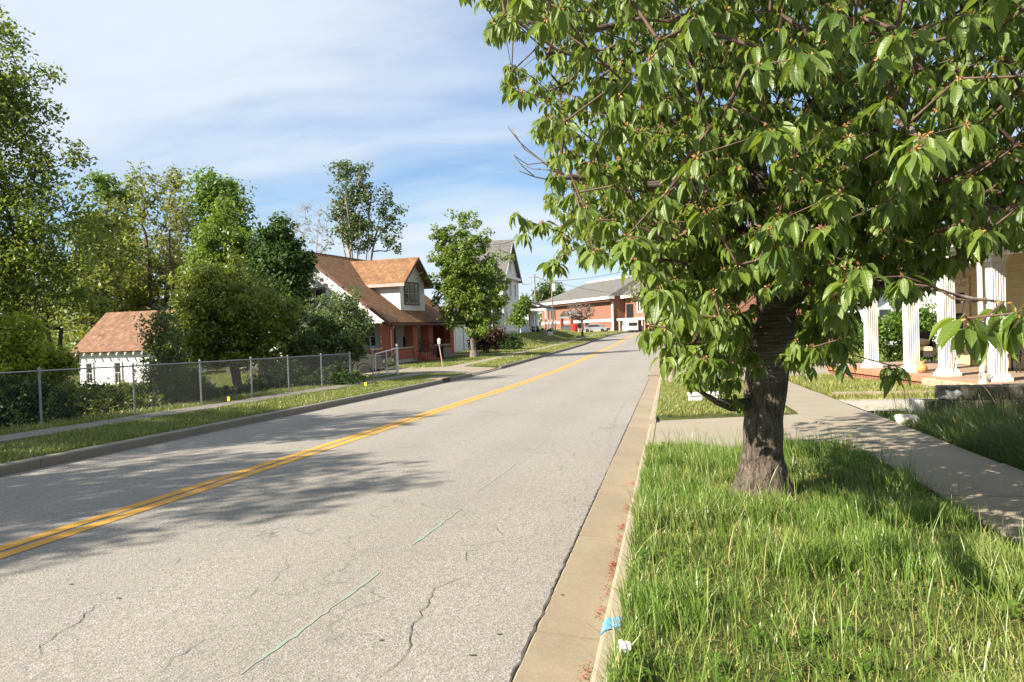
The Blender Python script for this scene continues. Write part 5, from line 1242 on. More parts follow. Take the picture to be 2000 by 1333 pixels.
for px, py, h, lab in ((447, 791, .22, 'small yellow utility flag on the verge in front of the fence'), (714, 752, .22, 'small yellow utility flag at the pavement edge by the fence end post')):
    p = H0(px, py, -.12); o = empty('marker_flag', (p[0], p[1], float(G(*p))), 0, lab, 'flag', 'yellow utility flags')
    MB().tube([(0, 0, 0), (0, 0, h)], .006, 5).build('stake', M['steel'], o); MB().box(-.035, .035, -.006, .006, h-.11, h).build('flag', M['yellowflag'], o)

# ------------------------------------------------------------------ far end of the street
def util_pole(px, top, D, label, trans):
    p = P3(px, 600, D); z = float(G(p[0], p[1])); h = P3(px-4, top, D)[2]-z; o = empty('utility_pole', (p[0], p[1], z), 0, label, 'utility pole', 'utility poles at the end of the street')
    MB().tube([(0, 0, -.2), (0, 0, h)], [.17, .11], 10).build('pole', M['pole'], o)
    if trans: MB().lathe([(.28, h-2.2), (.32, h-2.1), (.32, h-1.1), (.26, h-1.0)], .42, 0, 12).build('transformer', M['whitewash'], o)
    box('cross_arm', M['pole'], o, -1.0, 1.0, -.06, .06, h-.6, h-.48)
    return np.array([p[0], p[1], z+h])
t1 = util_pole(1046, 536, 135, 'plain utility pole rising behind the blue porch roof', False)
t2 = util_pole(1079, 543, 118, 'utility pole carrying a pale transformer in front of the brick building', True)
def wire(pts, sag, label, group='overhead wires'):
    a, b = np.array(pts[0]), np.array(pts[1]); P_ = [a+(b-a)*t-np.array([0, 0, sag*4*t*(1-t)]) for t in np.linspace(0, 1, 13)]
    o = MB().tube([p-a for p in P_], .028, 4).build('overhead_wire', M['black']); o.location = tuple(a); tag(o, label, 'wire', group)
e1 = P3(1400, 470, 95); wire((t2-[0, 0, .5], e1), 1.2, 'upper overhead wire from the transformer pole to the cherry tree side')
e2 = P3(1420, 590, 98); wire((t1-[0, 0, .5], e2), 1.0, 'lower overhead wire passing above the brick building roof')
e3 = P3(1016, 552, 88); wire((t1-[0, 0, 1.0], e3), .5, 'overhead wire from the plain pole to the white house eave')
wire((P3(960, 478, 84), P3(1075, 430, 70)), .6, 'thin overhead wire above the peak of the white house')
def car(px, py, D, length, h, paint, rz, name, label, cat, van=False):
    p = P3(px, py, D); z = float(G(p[0], p[1])); o = empty(name, (p[0], p[1], z), rz, label, cat); L = length/2
    if van: pts = [(-L, .35), (L, .35), (L, 1.05), (L-.5, 1.2), (L-1.1, h), (-L+.1, h), (-L, h-.15)]
    else: pts = [(-L, .3), (L, .3), (L, .7), (L-.9, .88), (L-1.6, h), (-L+1.3, h), (-L+.4, .95), (-L, .9)]
    MB().prism(pts, 'y', -.85, .85).build('body', paint, o)
    g = [(L-1.05, .95 if not van else 1.25), (L-1.62, h-.08), (-L+1.35 if not van else L-1.9, h-.08), (-L+.75 if not van else L-1.9, .98 if not van else 1.25)]
    for sy in (-1, 1): MB().prism(g, 'y', *sorted((sy*.851, sy*.865))).build('window', M['glass'], o)
    if van: box('window', M['glass'], o, -L-.012, -L-.002, -.7, .7, 1.2, 1.75)
    box('bumper', M['grey_bin'], o, -L-.06, -L+.05, -.86, .86, .35, .55); 
    for sx in (L-.8, -L+.85):
        for sy in (-.8, .8): w_ = MB().lathe([(.3, -.1), (.33, -.08), (.33, .08), (.3, .1)], seg=14).build('wheel', M['tyre'], o); w_.location = (sx, sy, .33); w_.rotation_euler = (math.pi/2, 0, 0)
car(1165, 633, 132, 4.6, 1.45, M['silver'], D2R(-20), 'parked_car', 'silver car parked in front of the long brick building', 'car')
car(1230, 628, 126, 5.0, 2.2, M['white'], D2R(105), 'white_van', 'white van seen from behind at the crest of the street', 'van', True)
p = P3(1122, 640, 130); o = empty('red_bin', (p[0], p[1], float(G(p[0], p[1]))), .2, 'red barrel bin beside the awning of the brick building', 'bin'); MB().lathe([(.5, 0), (.58, .3), (.58, 1.5), (.5, 1.6)], seg=14).build('barrel', M['red'], o)
p = P3(1107, 640, 131); o = empty('dumpster', (p[0], p[1], float(G(p[0], p[1]))), .1, 'dark grey rubbish container next to the red barrel bin', 'bin'); box('body', M['grey_bin'], o, -.8, .8, -.6, .6, .1, 1.3, .03); box('lid', M['black'], o, -.83, .83, -.63, .63, 1.303, 1.4)
p = P3(994, 668, 70); o = empty('picket_fence', (p[0], p[1], float(G(p[0], p[1]))), D2R(95), 'short run of white picket fence between the hedges', 'fence')
for k in range(8): MB().prism([(-.05, .05), (.05, .05), (.05, 1.0), (0, 1.1), (-.05, 1.0)], 'y', -.012, .012).build('picket', M['white'], o).location = (k*.16, 0, 0)
for z in (.3, .8): box('rail', M['white'], o, -.08, 1.2, .013, .05, z, z+.08)
# houses glimpsed through the cherry leaves
def small_house(px, D, W_, T, H, rz, wall, roofm, name, label, px_off=0):
    p = P3(px, 640, D); z = float(G(p[0], p[1])); o = empty(name, (p[0], p[1], z), rz, label, 'house'); xm = W_/2
    MB().prism([(0, -.3), (W_, -.3), (W_, H), (xm, H+xm*.6), (0, H)], 'y', 0, T).build('walls', M[wall], o)
    roof_slab('roof', [(-.4, -.4, H-.2), (-.4, T+.4, H-.2), (xm, T+.4, H+xm*.6+.05), (xm, -.4, H+xm*.6+.05)], .12, M[roofm], o); roof_slab('roof', [(W_+.4, T+.4, H-.2), (W_+.4, -.4, H-.2), (xm, -.4, H+xm*.6+.05), (xm, T+.4, H+xm*.6+.05)], .12, M[roofm], o)
    for x in (W_*.25, W_*.72): window(o, 'x', 0, -1, x-.5, x+.5, 1.0, 2.4, M['white'], 1, fw=.1)
    for y in (T*.25, T*.6): window(o, 'y', 0, -1, y-.5, y+.5, 1.0, 2.4, M['white'], 1, fw=.1)
small_house(1392, 64, 7.5, 9, 4.4, D2R(6), 'brickorange', 'roofgrey', 'brick_cottage', 'orange brick house glimpsed between cherry leaves beyond the second driveway')
small_house(1690, 47, 5.0, 8, 2.9, D2R(8), 'whitewash', 'roofgrey', 'white_outbuilding', 'white outbuilding glimpsed behind the far end of the columned porch')

# ------------------------------------------------------------------ background trees and shrubs
BG = 'trees behind the far pavement'
tree('broad_tree', 'large airy tree with a low bough at the left edge, in front of the woods', 'tree', 24, -170, [(-140, 180, 150, 170), (-30, 190, 95, 110), (30, 235, 85, 85), (-60, 380, 160, 120), (50, 470, 140, 105), (110, 320, 55, 38), (120, 560, 90, 65), (-60, 560, 150, 95), (-5, 105, 45, 70), (60, 170, 50, 50), (-20, 70, 34, 50), (-70, 50, 80, 80), (130, 270, 40, 35), (150, 400, 34, 40)],
     M['l_big'], 720, 72, .62, .15, .008, .3, 3, 'barkdark', .8, 26, BG, shell=.45)
tree('slender_tree', 'small flat topped pale green tree rising between the broad tree and the woods', 'tree', 58, 200, [(195, 355, 34, 16), (180, 372, 22, 12), (215, 378, 22, 14)], M['l_bright'], 40, 26, .55, .3, .012, .13, 4, 'barkgrey', .8, 8, BG)
tree('woodland_tree', 'yellow green tree in the woods right behind the flat topped tree', 'tree', 60, 235, [(240, 400, 40, 55), (225, 470, 55, 60), (250, 530, 60, 50), (265, 370, 22, 40)], M['l_wood'], 170, 34, .95, .34, .012, .2, 5, 'barkgrey', .8, 60, BG, 2)
tree('woodland_tree', 'tall thinly leaved tree with bare crown twigs, centre of the woods', 'tree', 56, 305, [(275, 360, 30, 45), (300, 430, 42, 60), (325, 370, 32, 42), (310, 510, 50, 55), (350, 420, 28, 70)], M['l_wood'], 110, 26, .85, .30, .015, .22, 6, 'barkdark', .8, 170, BG, 4, spread=.15)
tree('woodland_tree', 'tall thinly leaved tree with dark leaning stems beside the rounded green crown', 'tree', 53, 350, [(340, 350, 26, 32), (352, 430, 30, 55), (335, 500, 30, 50)], M['l_wood'], 46, 24, .7, .28, .016, .18, 16, 'barkdark', .8, 110, BG, 4, spread=.12)
tree('woodland_tree', 'fresh green tree with rounded double crown left of the dense cone', 'tree', 62, 430, [(415, 372, 48, 36), (462, 385, 30, 34), (400, 430, 40, 50), (450, 445, 50, 45), (480, 430, 14, 22)], M['l_bright'], 190, 36, 1.0, .36, .014, .24, 7, 'barkgrey', .8, 20, BG, 2)
tree('woodland_tree', 'shady tree low behind the white shed on its left side', 'tree', 54, 110, [(90, 560, 110, 75), (180, 545, 80, 70), (200, 470, 60, 50), (20, 600, 100, 60)], M['l_wood'], 240, 34, 1.0, .34, .014, .24, 8, 'barkdark', .8, 80, BG, 2)
tree('woodland_tree', 'yellow green tree between the broad tree and the shed roof', 'tree', 50, 190, [(185, 470, 45, 60), (190, 550, 50, 50), (215, 420, 30, 40), (160, 600, 60, 40)], M['l_wood'], 170, 36, .85, .3, .012, .18, 49, 'barkdark', .8, 40, BG, 2)
tree('woodland_tree', 'mid green tree filling the woods above the shed roof', 'tree', 57, 320, [(300, 560, 80, 55), (380, 540, 60, 70), (250, 590, 70, 40)], M['l_wood'], 170, 36, 1.0, .34, .014, .22, 9, 'barkdark', .8, 50, BG, 2)
tree('dense_tree', 'dense cone shaped green tree standing tallest between the woods and the bungalow', 'tree', 46, 450, [(432, 425, 34, 34), (430, 490, 60, 55), (440, 560, 75, 60), (480, 500, 40, 55), (400, 540, 40, 50), (430, 400, 20, 20)], M['l_maple'], 330, 52, .62, .25, .01, .25, 10, 'barkdark', .9, 0, BG, shell=.3)
tree('dense_tree', 'dark glossy tree touching the left end of the bungalow roof', 'tree', 43, 555, [(548, 470, 28, 50), (565, 520, 42, 50), (560, 580, 45, 45), (525, 480, 26, 50), (520, 560, 30, 50), (590, 525, 16, 30)], M['l_dark'], 280, 54, .55, .24, .01, .22, 11, 'barkdark', .9, 0, BG, shell=.3)
tree('dark_evergreen', 'very dark pointed evergreen wedged between the dense cone and the glossy tree', 'tree', 44.5, 505, [(505, 500, 18, 40), (500, 560, 30, 60)], M['l_dark'], 110, 50, .55, .22, .01, .2, 12, 'barkdark', .9, 0, BG, shell=.3)
tree('spreading_tree', 'low spreading olive green tree overhanging the fence', 'tree', 30, 463, [(430, 555, 60, 38), (390, 590, 60, 50), (470, 600, 80, 50), (420, 650, 85, 50), (500, 640, 50, 55), (352, 630, 36, 55), (390, 690, 60, 25), (520, 570, 30, 28), (440, 690, 70, 30), (500, 695, 60, 26), (345, 562, 24, 26), (562, 598, 24, 28), (452, 512, 26, 24), (400, 530, 22, 24), (325, 690, 26, 26)], M['l_olive'], 520, 54, .40, .16, .008, .2, 13, 'barkdark', .9, 10, BG, shell=.35, droop=.6)
tree('second_spreading_tree', 'thin trunked tree close behind the overhanging olive tree', 'tree', 31.5, 512, [(500, 660, 40, 40), (540, 630, 40, 50)], M['l_olive'], 90, 44, .40, .16, .008, .13, 14, 'barkdark', .9, 10, BG, shell=.35, droop=.6)
shrub('lilac_shrub', 'large rounded grey green shrub hiding the left half of the porch', 'shrub', 33, [(600, 630, 60, 45), (660, 610, 50, 35), (640, 670, 80, 50), (690, 650, 38, 42), (560, 690, 50, 45), (600, 720, 80, 30), (700, 690, 25, 30), (680, 580, 28, 16), (640, 590, 28, 20), (705, 612, 16, 12)], M['l_lilac'], 330, 58, .36, .15, 15, .8, None, droop=.4)
tree('tall_poplar', 'tall many stemmed tree with open crown behind the bungalow roof', 'tree', 76, 700, [(668, 338, 26, 28), (705, 335, 26, 26), (690, 385, 46, 42), (700, 445, 46, 45), (752, 375, 22, 26), (760, 415, 28, 34), (768, 462, 24, 40), (660, 400, 22, 50)], M['l_poplar'], 190, 34, .8, .34, .02, .15, 17, 'baretwig', .8, 110, None, 8, spread=.24, shell=.5, fork=.5)
tree('bare_tree', 'leafless pale tree left of the tall open crowned tree behind the bungalow', 'tree', 70, 612, [(600, 430, 28, 40), (630, 450, 30, 50), (590, 470, 20, 30)], M['l_wood'], 34, 5, .6, .25, .014, .16, 18, 'baretwig', .8, 170, None, 3, spread=.15)
tree('bare_tree', 'leafless sapling rising above the dark glossy tree', 'tree', 72, 560, [(565, 440, 18, 36), (580, 470, 18, 30)], M['l_wood'], 16, 5, .6, .25, .012, .12, 19, 'baretwig', .8, 70, None, 2, spread=.15)
tree('maple_tree', 'leafy round maple standing on the lawn beside the garage', 'tree', 52, 925, [(905, 435, 32, 28), (880, 465, 36, 36), (868, 520, 34, 45), (915, 520, 55, 60), (965, 555, 40, 45), (900, 585, 58, 42), (945, 605, 52, 32), (978, 590, 22, 38), (850, 482, 14, 22), (930, 630, 50, 26), (886, 608, 30, 26), (938, 462, 26, 26), (985, 500, 16, 18), (848, 548, 12, 26)], M['l_maple'], 390, 52, .46, .24, .010, .27, 20, 'barkgrey', .9, 130, None, 1, shell=.5, droop=.5, fork=.12)
shrub('ivy_patch', 'dark leafy growth climbing the inside of the fence at the left', 'shrub', 16.2, [(-20, 790, 110, 55), (70, 785, 60, 50), (30, 820, 110, 30), (110, 810, 40, 35)], M['l_ivy'], 190, 54, .2, .10, 21, .5, None)
shrub('lime_shrub', 'bright yellow green bush standing tall behind the left end of the fence', 'shrub', 20.5, [(-20, 690, 90, 60), (60, 690, 60, 45), (110, 715, 42, 34), (30, 720, 110, 40), (20, 640, 60, 30)], M['l_lime'], 300, 50, .32, .13, 22, .7, None)
shrub('brush', 'tangled olive brush behind the second and third fence posts', 'shrub', 19, [(190, 800, 80, 40), (260, 795, 60, 34), (150, 785, 50, 36), (120, 800, 40, 34), (225, 770, 40, 26)], M['l_olive'], 230, 40, .25, .09, 23, .6, None, 'baretwig', 16)
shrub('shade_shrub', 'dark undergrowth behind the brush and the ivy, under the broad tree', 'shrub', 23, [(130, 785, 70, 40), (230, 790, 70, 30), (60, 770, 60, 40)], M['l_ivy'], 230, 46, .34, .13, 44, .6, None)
shrub('twiggy_shrub', 'grey twiggy shrub half covering the shed gable', 'shrub', 27, [(325, 690, 42, 55), (310, 740, 40, 50), (308, 640, 34, 44), (280, 775, 36, 26), (345, 740, 30, 50)], M['l_lilac'], 240, 26, .34, .12, 24, .7, None, 'barkgrey', 16, rtip=.009)
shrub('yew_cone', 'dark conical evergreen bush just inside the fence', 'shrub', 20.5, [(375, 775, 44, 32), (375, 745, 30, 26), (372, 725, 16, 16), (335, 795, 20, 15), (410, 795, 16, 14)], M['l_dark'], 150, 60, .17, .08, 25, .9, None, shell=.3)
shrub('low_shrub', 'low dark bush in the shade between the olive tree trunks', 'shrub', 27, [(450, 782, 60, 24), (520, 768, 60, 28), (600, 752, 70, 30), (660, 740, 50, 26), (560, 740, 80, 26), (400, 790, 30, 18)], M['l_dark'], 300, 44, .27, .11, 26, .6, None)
shrub('garden_hedge', 'dark reddish hedge at the foot of the maple', 'hedge', 60, [(940, 668, 24, 22), (965, 660, 24, 20), (925, 650, 14, 20)], M['l_red'], 110, 44, .45, .2, 27, .8, None)
shrub('garden_hedge', 'dark green clipped hedge on the lawn edge beside the picket fence', 'hedge', 66, [(1000, 668, 24, 16), (980, 672, 14, 12)], M['l_dark'], 90, 44, .4, .18, 28, .8, None)
tree('vine_tree', 'narrow leafy small tree by the street corner of the white gabled house', 'tree', 79, 1012, [(1018, 600, 14, 20), (1010, 625, 16, 14), (1025, 590, 8, 16)], M['l_maple'], 60, 34, .6, .3, .012, .1, 29, 'barkdark', .9, 8)
tree('pollard_tree', 'small pollarded tree with brown bare shoots on the far verge', 'tree', 102, 1138, [(1135, 610, 26, 16), (1120, 605, 16, 16), (1150, 608, 14, 16)], M['l_red'], 60, 3, .5, .24, .022, .32, 30, 'barkdark', .9, 240, None, 2, bareM='baretwig', spread=.1)
tree('distant_tree', 'far tree showing over the brick building roof', 'tree', 230, 1075, [(1065, 570, 14, 18), (1085, 572, 16, 16), (1095, 585, 14, 12), (1052, 585, 10, 12)], M['l_poplar'], 90, 30, 2.2, 1.0, .05, .4, 31, 'barkdark', .9)
tree('street_tree', 'thin young street tree with reddish leaves at the crest', 'tree', 96, 1260, [(1250, 570, 26, 26), (1270, 590, 22, 20)], M['l_wood'], 50, 14, .8, .35, .02, .12, 32, 'baretwig', .9, 60)
tree('yard_tree', 'mid green tree behind the orange brick house', 'tree', 84, 1460, [(1450, 560, 70, 50), (1530, 590, 60, 45), (1380, 590, 40, 34)], M['l_maple'], 190, 40, 1.2, .42, .016, .25, 33, 'barkdark', .9)
tree('yard_tree', 'shady tree over the white outbuilding behind the porch', 'tree', 52, 1690, [(1690, 520, 90, 60), (1600, 550, 60, 45), (1780, 560, 70, 50)], M['l_maple'], 230, 40, .8, .3, .012, .22, 34, 'barkdark', .9)
shrub('porch_shrub', 'bright green vine bush at the far end of the tiled porch', 'shrub', 27, [(1775, 640, 44, 40), (1720, 650, 40, 34), (1810, 630, 24, 40), (1780, 690, 50, 18), (1660, 670, 34, 22)], M['l_bright'], 260, 50, .3, .12, 35, .7)
shrub('porch_shrub', 'rough green bush beyond the lawn left of the first white column', 'shrub', 30, [(1590, 660, 50, 20), (1660, 655, 40, 24), (1540, 650, 40, 24)], M['l_maple'], 130, 44, .34, .13, 36, .7)
# trees outside the left of the frame whose shade falls across the street
for k, (xv, d, zc, r) in enumerate([(-17.4, 2.2, 9.0, 3.3), (-18.5, 8.5, 9.5, 3.0), (-22.0, 16.0, 8.0, 3.4)]):
    q = V(xv, d); rnd = np.random.default_rng(60+k); gz = float(G(q[0], q[1])); o = empty('shade_tree', (q[0], q[1], gz), 0, ['leafy tree out of view whose shade crosses the centre line', 'leafy tree out of view shading the far lane', 'leafy tree out of view shading the far verge'][k], 'tree')
    C = sample_lobes([(np.array([q[0], q[1], zc]), r*1.25, r*.8, r), (np.array([q[0]+1.5, q[1]+.6, zc-1.6]), r*.9, r*.5, r*.8)], 330, rnd, .4); org = np.array([q[0], q[1], gz])
    segs, arr, ends = skeleton([(org, -1), (org+[0, 0, 3], 0), (org+[0, 0, 5.5], 1)], C, .012, .5, .12, .6, .05, rnd, .22)
    branches(o, [(a-org, b-org, r0, r1) for a, b, r0, r1 in segs], 'trunk', M['barkdark'], 5)
    vv, ff, tt = leaf_cloud(C, .6*rnd.uniform(.6, 1.3, len(C)), 40, .22, rnd); obj_np('crown', vv-org, ff, M['l_maple'], o, {'tint': tt})
# the far wood that closes the view beyond the street and the yards
def far_wood():
    r = np.random.default_rng(77); C = []
    for px in np.arange(-500, 2700, 9):
        d = r.uniform(190, 330) if px < 1330 or px > 1700 else r.uniform(160, 300)
        if 640 < px < 1300: d = r.uniform(330, 430)
        h = r.uniform(6, 12)+3*math.sin(px*.013); c = V((px-1000)/FPX*d, d)
        for k in range(12): C.append((c[0]+r.normal(0, 2.5), c[1]+r.normal(0, 4), r.uniform(.5, h)))
    vv, ff, tt = leaf_cloud(np.array(C), 2.3*r.uniform(.6, 1.3, len(C)), 9, 1.5, r); o = obj_np('woods', vv, ff, M['l_wood'], None, {'tint': tt}); tag(o, kind='stuff')
far_wood()
def near_wood():
    r = np.random.default_rng(78); C = []
    for px in np.arange(-420, 620, 10):
        d = r.uniform(66, 84); c = V((px-1000)/FPX*d, d)
        for k in range(12): C.append((c[0]+r.normal(0, 1.2), c[1]+r.normal(0, 2.5), r.uniform(-1.5, 5.5)))
    vv, ff, tt = leaf_cloud(np.array(C), 1.1*r.uniform(.6, 1.3, len(C)), 16, .5, r); o = obj_np('woods', vv, ff, M['l_wood'], None, {'tint': tt}); tag(o, kind='stuff')
near_wood()

# ------------------------------------------------------------------ the cherry tree
def inside(poly, x, y):
    poly = np.array(poly, float); n = len(poly); c = np.zeros(len(x), bool); j = n-1
    for i in range(n):
        xi, yi = poly[i]; xj, yj = poly[j]
        k = ((yi > y) != (yj > y)) & (x < (xj-xi)*(y-yi)/(yj-yi+1e-12)+xi); c ^= k; j = i
    return c
def leaf_template(bend, fold, wid, twist=0.0, ts=(0, .16, .38, .62, .82, 1.0)):
    sp, lf, rt = [], [], []
    for i, t in enumerate(ts):
        w = wid*math.sin(math.pi*min(1, t**.8))**.85*(1 if t < .85 else .82)*.5 if 0 < t < 1 else 0
        a = t-.10*bend*t*t; n = -bend*t*t*.42; sp.append((a, 0, n))
        if 0 < t < 1:
            tw = twist*t; cw, sw = math.cos(tw), math.sin(tw); wav = .012*math.sin(i*2.4+bend*9)
            lf.append((a, -w*cw, n+fold*w*abs(cw)-w*sw+wav)); rt.append((a, w*cw, n+fold*w*abs(cw)+w*sw-wav))
    vs = sp+lf+rt+([(-.20, -.010, .02), (-.20, .010, .02), (0.0, .010, 0), (0.0, -.010, 0)] if len(ts) > 4 else [])
    n = len(ts); L0, R0 = n, 2*n-2; f4, f3 = [], []
    f3 += [(0, L0, 1), (0, 1, R0), (n-1, n-2, L0+n-3), (n-1, R0+n-3, n-2)]
    for i in range(n-3):
        f4 += [(i+1, L0+i, L0+i+1, i+2), (i+1, i+2, R0+i+1, R0+i)]
    q = 3*n-4
    if n > 4: f4.append((q, q+1, q+2, q+3))
    return np.array(vs), np.array(f4), np.array(f3)
_TP = ((.55, .35, .39, .1), (.9, .5, .35, -.25), (.3, .25, .42, .2), (1.2, .6, .34, .35), (.7, .9, .36, -.1))
TPL = [leaf_template(*a) for a in _TP]; TPS = [leaf_template(*a, ts=(0, .26, .62, 1.0)) for a in _TP]
def cherry():
    rnd = np.random.default_rng(42); D0 = 6.6
    b = P3(1487, 962, D0); org = np.array([b[0], b[1], float(G(b[0], b[1]))])
    o = empty('cherry_tree', org, 0, 'cherry tree with drooping glossy leaves and fissured trunk on the grass verge by the kerb', 'tree')
    limbs = {
     'A': [(1518, 622, 6.6, .165), (1506, 540, 6.6, .15), (1489, 440, 6.65, .135), (1470, 330, 6.7, .12), (1463, 220, 6.75, .085), (1450, 80, 6.8, .065), (1440, -100, 6.8, .05), (1430, -300, 6.7, .03)],
     'B': [(1466, 322, 6.68, .09), (1425, 326, 6.6, .072), (1372, 336, 6.5, .066), (1338, 362, 6.4, .055), (1250, 366, 6.3, .045), (1170, 353, 6.2, .034), (1120, 346, 6.1, .026), (1070, 350, 6.0, .016)],
     'C': [(1530, 600, 6.6, .11), (1600, 520, 6.5, .075), (1700, 440, 6.3, .06), (1850, 388, 5.9, .05), (1950, 342, 5.6, .04), (2050, 280, 5.4, .03)],
     'D': [(1535, 590, 6.55, .09), (1590, 490, 6.2, .06), (1650, 330, 5.6, .042), (1725, 140, 5.0, .03), (1790, -50, 4.6, .02)],
     'E': [(1503, 560, 6.5, .06), (1440, 430, 6.0, .036), (1385, 240, 5.4, .026), (1330, 60, 4.9, .018), (1290, -120, 4.6, .012)],
     'F': [(1478, 650, 6.5, .055), (1410, 600, 6.2, .036), (1340, 618, 5.8, .024), (1292, 650, 5.4, .012)],
     'G': [(1462, 790, 6.55, .06), (1428, 792, 6.5, .055), (1400, 785, 6.4, .03), (1362, 762, 6.2, .014)],
     'H': [(1540, 570, 6.7, .09), (1630, 420, 7.6, .07), (1700, 250, 8.4, .05), (1740, 60, 8.8, .03)],
     'I': [(1555, 560, 6.4, .03), (1680, 560, 5.2, .013), (1800, 560, 3.9, .008), (1900, 583, 3.0, .005), (1960, 590, 2.5, .0035)],
     'J': [(1456, 140, 6.78, .05), (1300, 30, 6.4, .036), (1150, 60, 6.1, .024), (1000, 40, 5.8, .012)],
     'K': [(1660, 310, 5.5, .03), (1720, 230, 4.3, .02), (1780, 250, 3.2, .011), (1800, 290, 2.5, .006)],
    }
    nodes = []
    first = {}
    for k in 'ABCDEFGHIJK':
        pts = [P3(*q[:3]) for q in limbs[k]]
        if k == 'A': par = -1
        else: par = int(np.argmin([np.linalg.norm(n_[0]-pts[0]) for n_ in nodes]))
        for i in range(len(pts)-1):
            m_ = max(1, int(np.linalg.norm(pts[i+1]-pts[i])/.25))
            for s_ in range(m_+(1 if i == len(pts)-2 else 0)):
                t = s_/m_; nodes.append((pts[i]+(pts[i+1]-pts[i])*t+rnd.normal(0, .012, 3), par)); par = len(nodes)-1
        rad = [q[3] for q in limbs[k]]; mb = MB(); mb.tube([p-org for p in pts], rad, 10); mb.build('limb', M['bark'], o, True)
    # trunk: a wrinkled, flared column
    cl = [(1487, 990, .31), (1487, 962, .265), (1488, 935, .222), (1488, 890, .172), (1490, 820, .166), (1493, 770, .182), (1500, 710, .188), (1510, 655, .178), (1518, 615, .16), (1520, 590, .13)]
    zz = np.linspace(0, 1, 60); key = np.linspace(0, 1, len(cl)); C3 = np.array([P3(a, b_, D0) for a, b_, _ in cl]); R3 = np.array([c[2] for c in cl]); seg = 56; vs = []
    for t in zz:
        c = np.array([np.interp(t, key, C3[:, i]) for i in range(3)])-org; r = np.interp(t, key, R3); low = max(0, 1-t*1.7)
        for k in range(seg):
            a = 2*math.pi*k/seg; rt = 1+.10*max(0, 1-t*7)*math.cos(a*5+.6)+.035*math.sin(3*a+1.5+t*2)+.045*low*math.sin(a*11+6*math.sin(t*9)+2*t)+.035*low*math.sin(a*17-4*t*6)+.014*math.sin(a*7+t*40)+.012*rnd.normal()*(.4+low)
            vs.append(c+np.array([math.cos(a)*r*rt, math.sin(a)*r*rt, 0]))
    n = len(zz); i = np.arange(n-1)[:, None]*seg+np.arange(seg)[None]; j = np.arange(n-1)[:, None]*seg+(np.arange(seg)[None]+1) % seg
    obj_np('trunk', np.array(vs), np.stack([i, j, j+seg, i+seg], -1).reshape(-1, 4), M['bark'], o, smooth=True)
    # spur positions inside the crown, kept to the outline of the tree
    poly = [(880, -900), (900, -30), (918, 5), (945, 55), (960, 85), (978, 120), (985, 190), (1035, 225), (1048, 270), (1080, 305), (1084, 350), (1062, 385), (1020, 425), (1055, 455), (1078, 480), (1100, 520), (1160, 520), (1205, 520), (1225, 490), (1250, 540), (1262, 600), (1282, 640), (1305, 670), (1345, 745), (1400, 760),
            (1450, 730), (1500, 690), (1545, 690), (1650, 690), (1672, 625), (1700, 580), (1790, 590), (1830, 545), (1880, 525), (1930, 500), (1985, 490), (2060, 480), (2600, 480), (2600, -900)]
    N = 120000; q = rnd.normal(0, 1, (N, 3)); q /= np.linalg.norm(q, axis=1, keepdims=True); q *= rnd.random((N, 1))**.36; low = np.arange(N) % 7 == 0; lo2 = np.arange(N) % 9 == 1
    vx, vd, vz = 2.35+q[:, 0]*3.75, 6.05+q[:, 1]*4.3, 4.35+q[:, 2]*3.35
    vx = np.where(low, 1.75+q[:, 0]*1.3, np.where(lo2, 3.0+q[:, 0]*1.9, vx)); vd = np.where(low, 5.7+q[:, 1]*1.6, np.where(lo2, 5.4+q[:, 1]*2.2, vd)); vz = np.where(low, 2.2+q[:, 2]*1.4, np.where(lo2, 2.6+q[:, 2]*1.1, vz))
    xy = np.stack([vx*math.cos(YAW)-vd*math.sin(YAW), vx*math.sin(YAW)+vd*math.cos(YAW)], -1); P = np.concatenate([xy, vz[:, None]], 1)
    v = P-CAM0; z = v@FW; px = 1000+FPX*(v@RT)/z; py = 666.5-FPX*(v@UP)/z
    ok = (z > 1.9) & inside(poly, px, py) & inside(poly, px, py+.075/z*FPX)
    # openings where sky shows: leave clusters out in a few soft holes
    hole = vnoise(px, py, 1/95., 21)*.6+vnoise(px, py, 1/45., 22)*.4
    ok &= ~((hole > .70) & (rnd.random(N) < .75))
    ok &= ~((np.abs(px-1478) < 34) & (py > 280) & (py < 450) & (z < 6.8) & (rnd.random(N) < .6)); ok &= ~((np.abs(py-335+.12*(px-1350)) < 32) & (px > 1240) & (px < 1440) & (z < 6.6) & (rnd.random(N) < .6))     # the stem shows here
    clear = lambda px, py, z: ((np.abs(px-1512) < 66) & (py > 545) & (z < 6.75)) | ((np.abs(px-1478) < 32) & (py > 290) & (py < 440) & (z < 6.8))
    ok &= ~(clear(px, py, z) & (rnd.random(N) < .96))
    P = P[ok][:6900]
    extra = [(1890, 622, 2.15), (1902, 640, 2.3), (1985, 612, 2.05), (2010, 600, 2.0), (1960, 590, 2.3), (1785, 290, 2.35), (1810, 262, 2.5), (1290, 565, 3.0), (1330, 590, 3.2), (1300, 640, 3.6), (1380, 700, 4.6), (1340, 730, 5.2), (1640, 665, 4.2), (1590, 670, 4.4), (1545, 680, 4.4), (1735, 728, 4.4), (1420, 655, 4.4), (1470, 690, 5.4), (1400, 620, 4.0), (1030, 432, 5.6), (1085, 515, 5.2), (1680, 520, 2.9), (1660, 545, 3.0), (1765, 540, 3.0), (1610, 590, 3.6), (1500, 480, 3.4), (1240, 510, 3.2), (1235, 470, 3.3)]
    extra += [(1365, 742, 6.2), (1400, 735, 6.3), (1430, 765, 6.35), (1345, 715, 5.9), (1318, 690, 5.6), (1420, 740, 6.1), (1295, 655, 5.2), (1370, 690, 5.6), (1450, 640, 5.2), (1560, 690, 5.0), (1625, 675, 4.6)]
